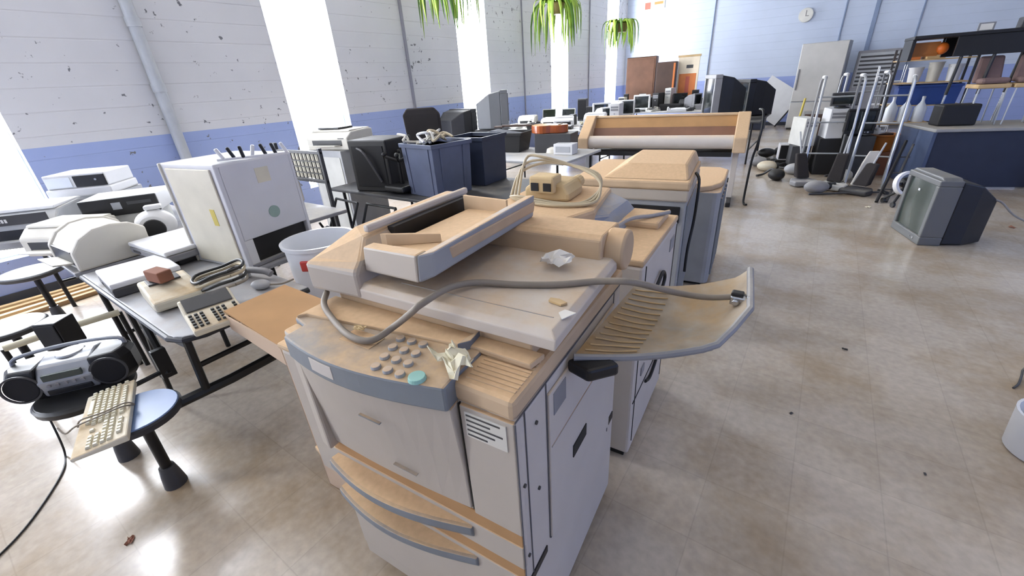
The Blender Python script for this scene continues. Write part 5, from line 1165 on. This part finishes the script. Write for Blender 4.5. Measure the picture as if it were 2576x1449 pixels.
part_pile('pale round canister at the foot of the left walker frame', -.22, 8.3, 40, 'grey_light', 'motor')
part_pile('dark canister lying nearest in the floor heap', -.80, 8.85, 0, 'grey', 'motor')
part_pile('dark crutch lying along the front of the heap', -.15, 9.55, 15, 'grey_dark', 'crutch')
part_pile('grey crutch lying behind the black canisters', .05, 9.95, 5, 'grey', 'crutch')
part_pile('white rounded canister under the black monitor in the heap', .42, 7.95, 80, 'white_old', 'motor')
part_pile('grey canister with hose between the two nearest vacuum cleaners', .12, 7.05, 30, 'grey', 'motor')
part_pile('small dark canister left of the nearest grey vacuum cleaner', -.42, 7.75, 100, 'black_dusty', 'motor')
part_pile('grey crutch pointing toward the folded dark frame', .38, 7.02, 20, 'grey_dark', 'crutch')
part_pile('beige canister behind the pale round one in the heap', -.62, 8.45, 10, 'beige', 'motor')
t = thing('folded_scooter', 'long dark folded frame leaning against the blue desk', 'frame', (.86, 7.30, 0), 0)
B().tube([(-.10,-.55,.01),(.12,.5,.60)], .018).o('main_tube', 'black', t, bevel=0, smooth=True); B().tube([(0,-.5,.01),(.2,.48,.56)], .014).o('side_tube', 'grey_dark', t, bevel=0, smooth=True)
for k_ in range(3): B().tube([(-.06+.06*k_,-.35+.3*k_,.13+.15*k_),(.06+.06*k_,-.33+.3*k_,.13+.15*k_)], .008).o('rung', 'grey_dark', t, bevel=0)
t = thing('white_sheet', 'white plastic sheet drooping beside the folded dark frame', 'sheet', (.62, 7.75, .0), 10)
B().loft([[(-.1,-.05,0),(.08,-.02,0),(.08,.04,0),(-.1,.02,0)],[(-.03,.0,.3),(.1,.02,.3),(.1,.06,.3),(-.03,.05,.3)],[(.02,.03,.46),(.14,.05,.46),(.14,.08,.46),(.02,.06,.46)]]).o('sheet', 'paper', t, bevel=.01)
t = thing('floor_fan', 'black and white wheeled fan on the floor left of the grey television', 'fan', (.98, 6.72, 0), 30)
B().lathe([(.11,-.03),(.14,-.03),(.145,0),(.14,.03),(.11,.03)], 28, cap=False).o('white_ring', 'white', t, bevel=0, smooth=True, loc=(0,0,.26)).rotation_euler = (rad(75), 0, 0)
B().cyl((0,-.03,.26),(0,.05,.27),.06).o('hub', 'black', t, bevel=.01)
B().boxc((0,0,.26),(.24,.02,.03)).o('crossbar', 'black', t, bevel=.004)
for x, y in ((-.14,-.08),(.14,-.08),(-.1,.14)):
    lg = B().tube([(0,.02,.2),(x,y,.05)], .014).o('leg', 'black', t, bevel=0); B().cyl((x-.012,y,.03),(x+.012,y,.03),.03).o('wheel', 'black', lg, bevel=0, smooth=True)
# tall steel panel and things at the back wall
t = thing('refrigerator', 'tall pale steel refrigerator-like cabinet against the back wall', 'cabinet', (-.30, 14.75, 0), -6)
B().box(-.5,.5,-.3,.3,.04,2.08).o('body', 'grey_light', t, bevel=.01); B().box(-.49,.49,-.335,-.3,.72,2.07).o('upper_door', 'steel_panel', t, bevel=.01); B().box(-.49,.49,-.335,-.3,.06,.69).o('lower_door', 'steel_panel', t, bevel=.01); B().box(-.47,.47,-.28,.28,0,.04).o('plinth', 'black', t)
B().box(-.46,-.43,-.37,-.335,1.0,1.5).o('handle', 'grey', t, bevel=.006)
t = thing('louvred_cabinet', 'grey louvred ventilation cabinet right of the tall steel cabinet', 'cabinet', (.82, 14.95, 0), 0)
B().box(-.42,.42,-.25,.25,0,1.82).o('body', 'grey', t, bevel=.01)
B().box(-.38,.38,-.262,-.25,1.0,1.76).o('louvres', 'grey_light', t, bevel=0)
b = B()
for i in range(8): b.box(-.36,.36,-.275,-.262,1.03+.09*i,1.07+.09*i)
b.o('slats', 'grey_dark', t, bevel=.003)
t = thing('wooden_bench', 'small wooden cabinet in front of the tall steel cabinet', 'cabinet', (-.10, 12.8, 0), 0)
B().box(-.3,.45,-.2,.2,0,.62).o('body', 'laminate_grey', t, bevel=.006); B().box(-.27,.42,-.206,-.2,.04,.55).o('door', 'wood_dark', t, bevel=.003)
tag(B().tube([(-.48,11.9,.0),(-.42,12.15,.92)], .022).o('yellow_pole', 'yellow', None, bevel=0, smooth=True), 'yellow pole leaning left of the small wooden cabinet', 'pole')
t = thing('wire_basket', 'pink and white wire basket stack above the jugs', 'basket', (.78, 10.1, 0), 0)
for z in (.2, .55, .9, 1.25): B().box(-.17,.17,-.14,.14,z,z+.012).o('shelf', 'white', t, bevel=0)
for x in (-.17,.17):
    for y in (-.14,.14): B().cyl((x,y,0),(x,y,1.5),.008,n=8).o('post', 'chrome', t, bevel=0)
# right edge of the frame
t = thing('dark_clutter_box', 'dark box half cut by the right edge beside the blue desk', 'box', (3.15, 7.9, 0), 10)
B().box(-.35,.35,-.3,.3,0,.62).o('body', 'black_dusty', t, bevel=.01); B().box(-.3,.3,-.306,-.3,.1,.3).o('panel', 'grey_dark', t, bevel=.004)
tag(B().tube([at(2549,976,.006), at(2562,966,.006), at(2570,945,.01), at(2574,930,.03), at(2590,925,.01), at(2585,985,.006)], .005, smooth=4).o('wire_scrap', 'grey_dark', None, bevel=0, smooth=True), 'bent dark wire scrap on the floor at the right edge', 'wire')
pb = at(2640, 1150, 0)
tag(B().lathe([(.001,0),(.125,0),(.135,.01),(.15,.2),(.14,.2),(.125,.02),(.001,.015)], 28, cap=False).o('bucket', 'white_plastic', None, bevel=0, smooth=True, loc=(pb.x-.01, pb.y-.0, 0)), 'white bucket cut off by the lower right edge', 'bucket')
for k_, (px, py, s_, m_, l_) in enumerate(((2125,880,.03,'black_dusty','small black twig-like crumb on the open floor'),(2183,522,.06,'paper_cream','pale torn paper scrap on the floor left of the television'),(1990,1040,.02,'grey_dark','tiny dark crumb on the floor right of the copiers'),(2327,1193,.015,'grey_dark','tiny dark crumb on the floor near the bottom right'),(2545,573,.06,'brick_brown','brown scrap on the floor at the right edge behind the television'),(328,1360,.045,'brick_brown','reddish leaf fragment on the shiny floor at lower left'))):
    crumple('floor_scrap', 60+k_, s_, s_*.6, s_*.25, m_, l_, 'debris', at(px, py, .001), 30*k_, n=6)
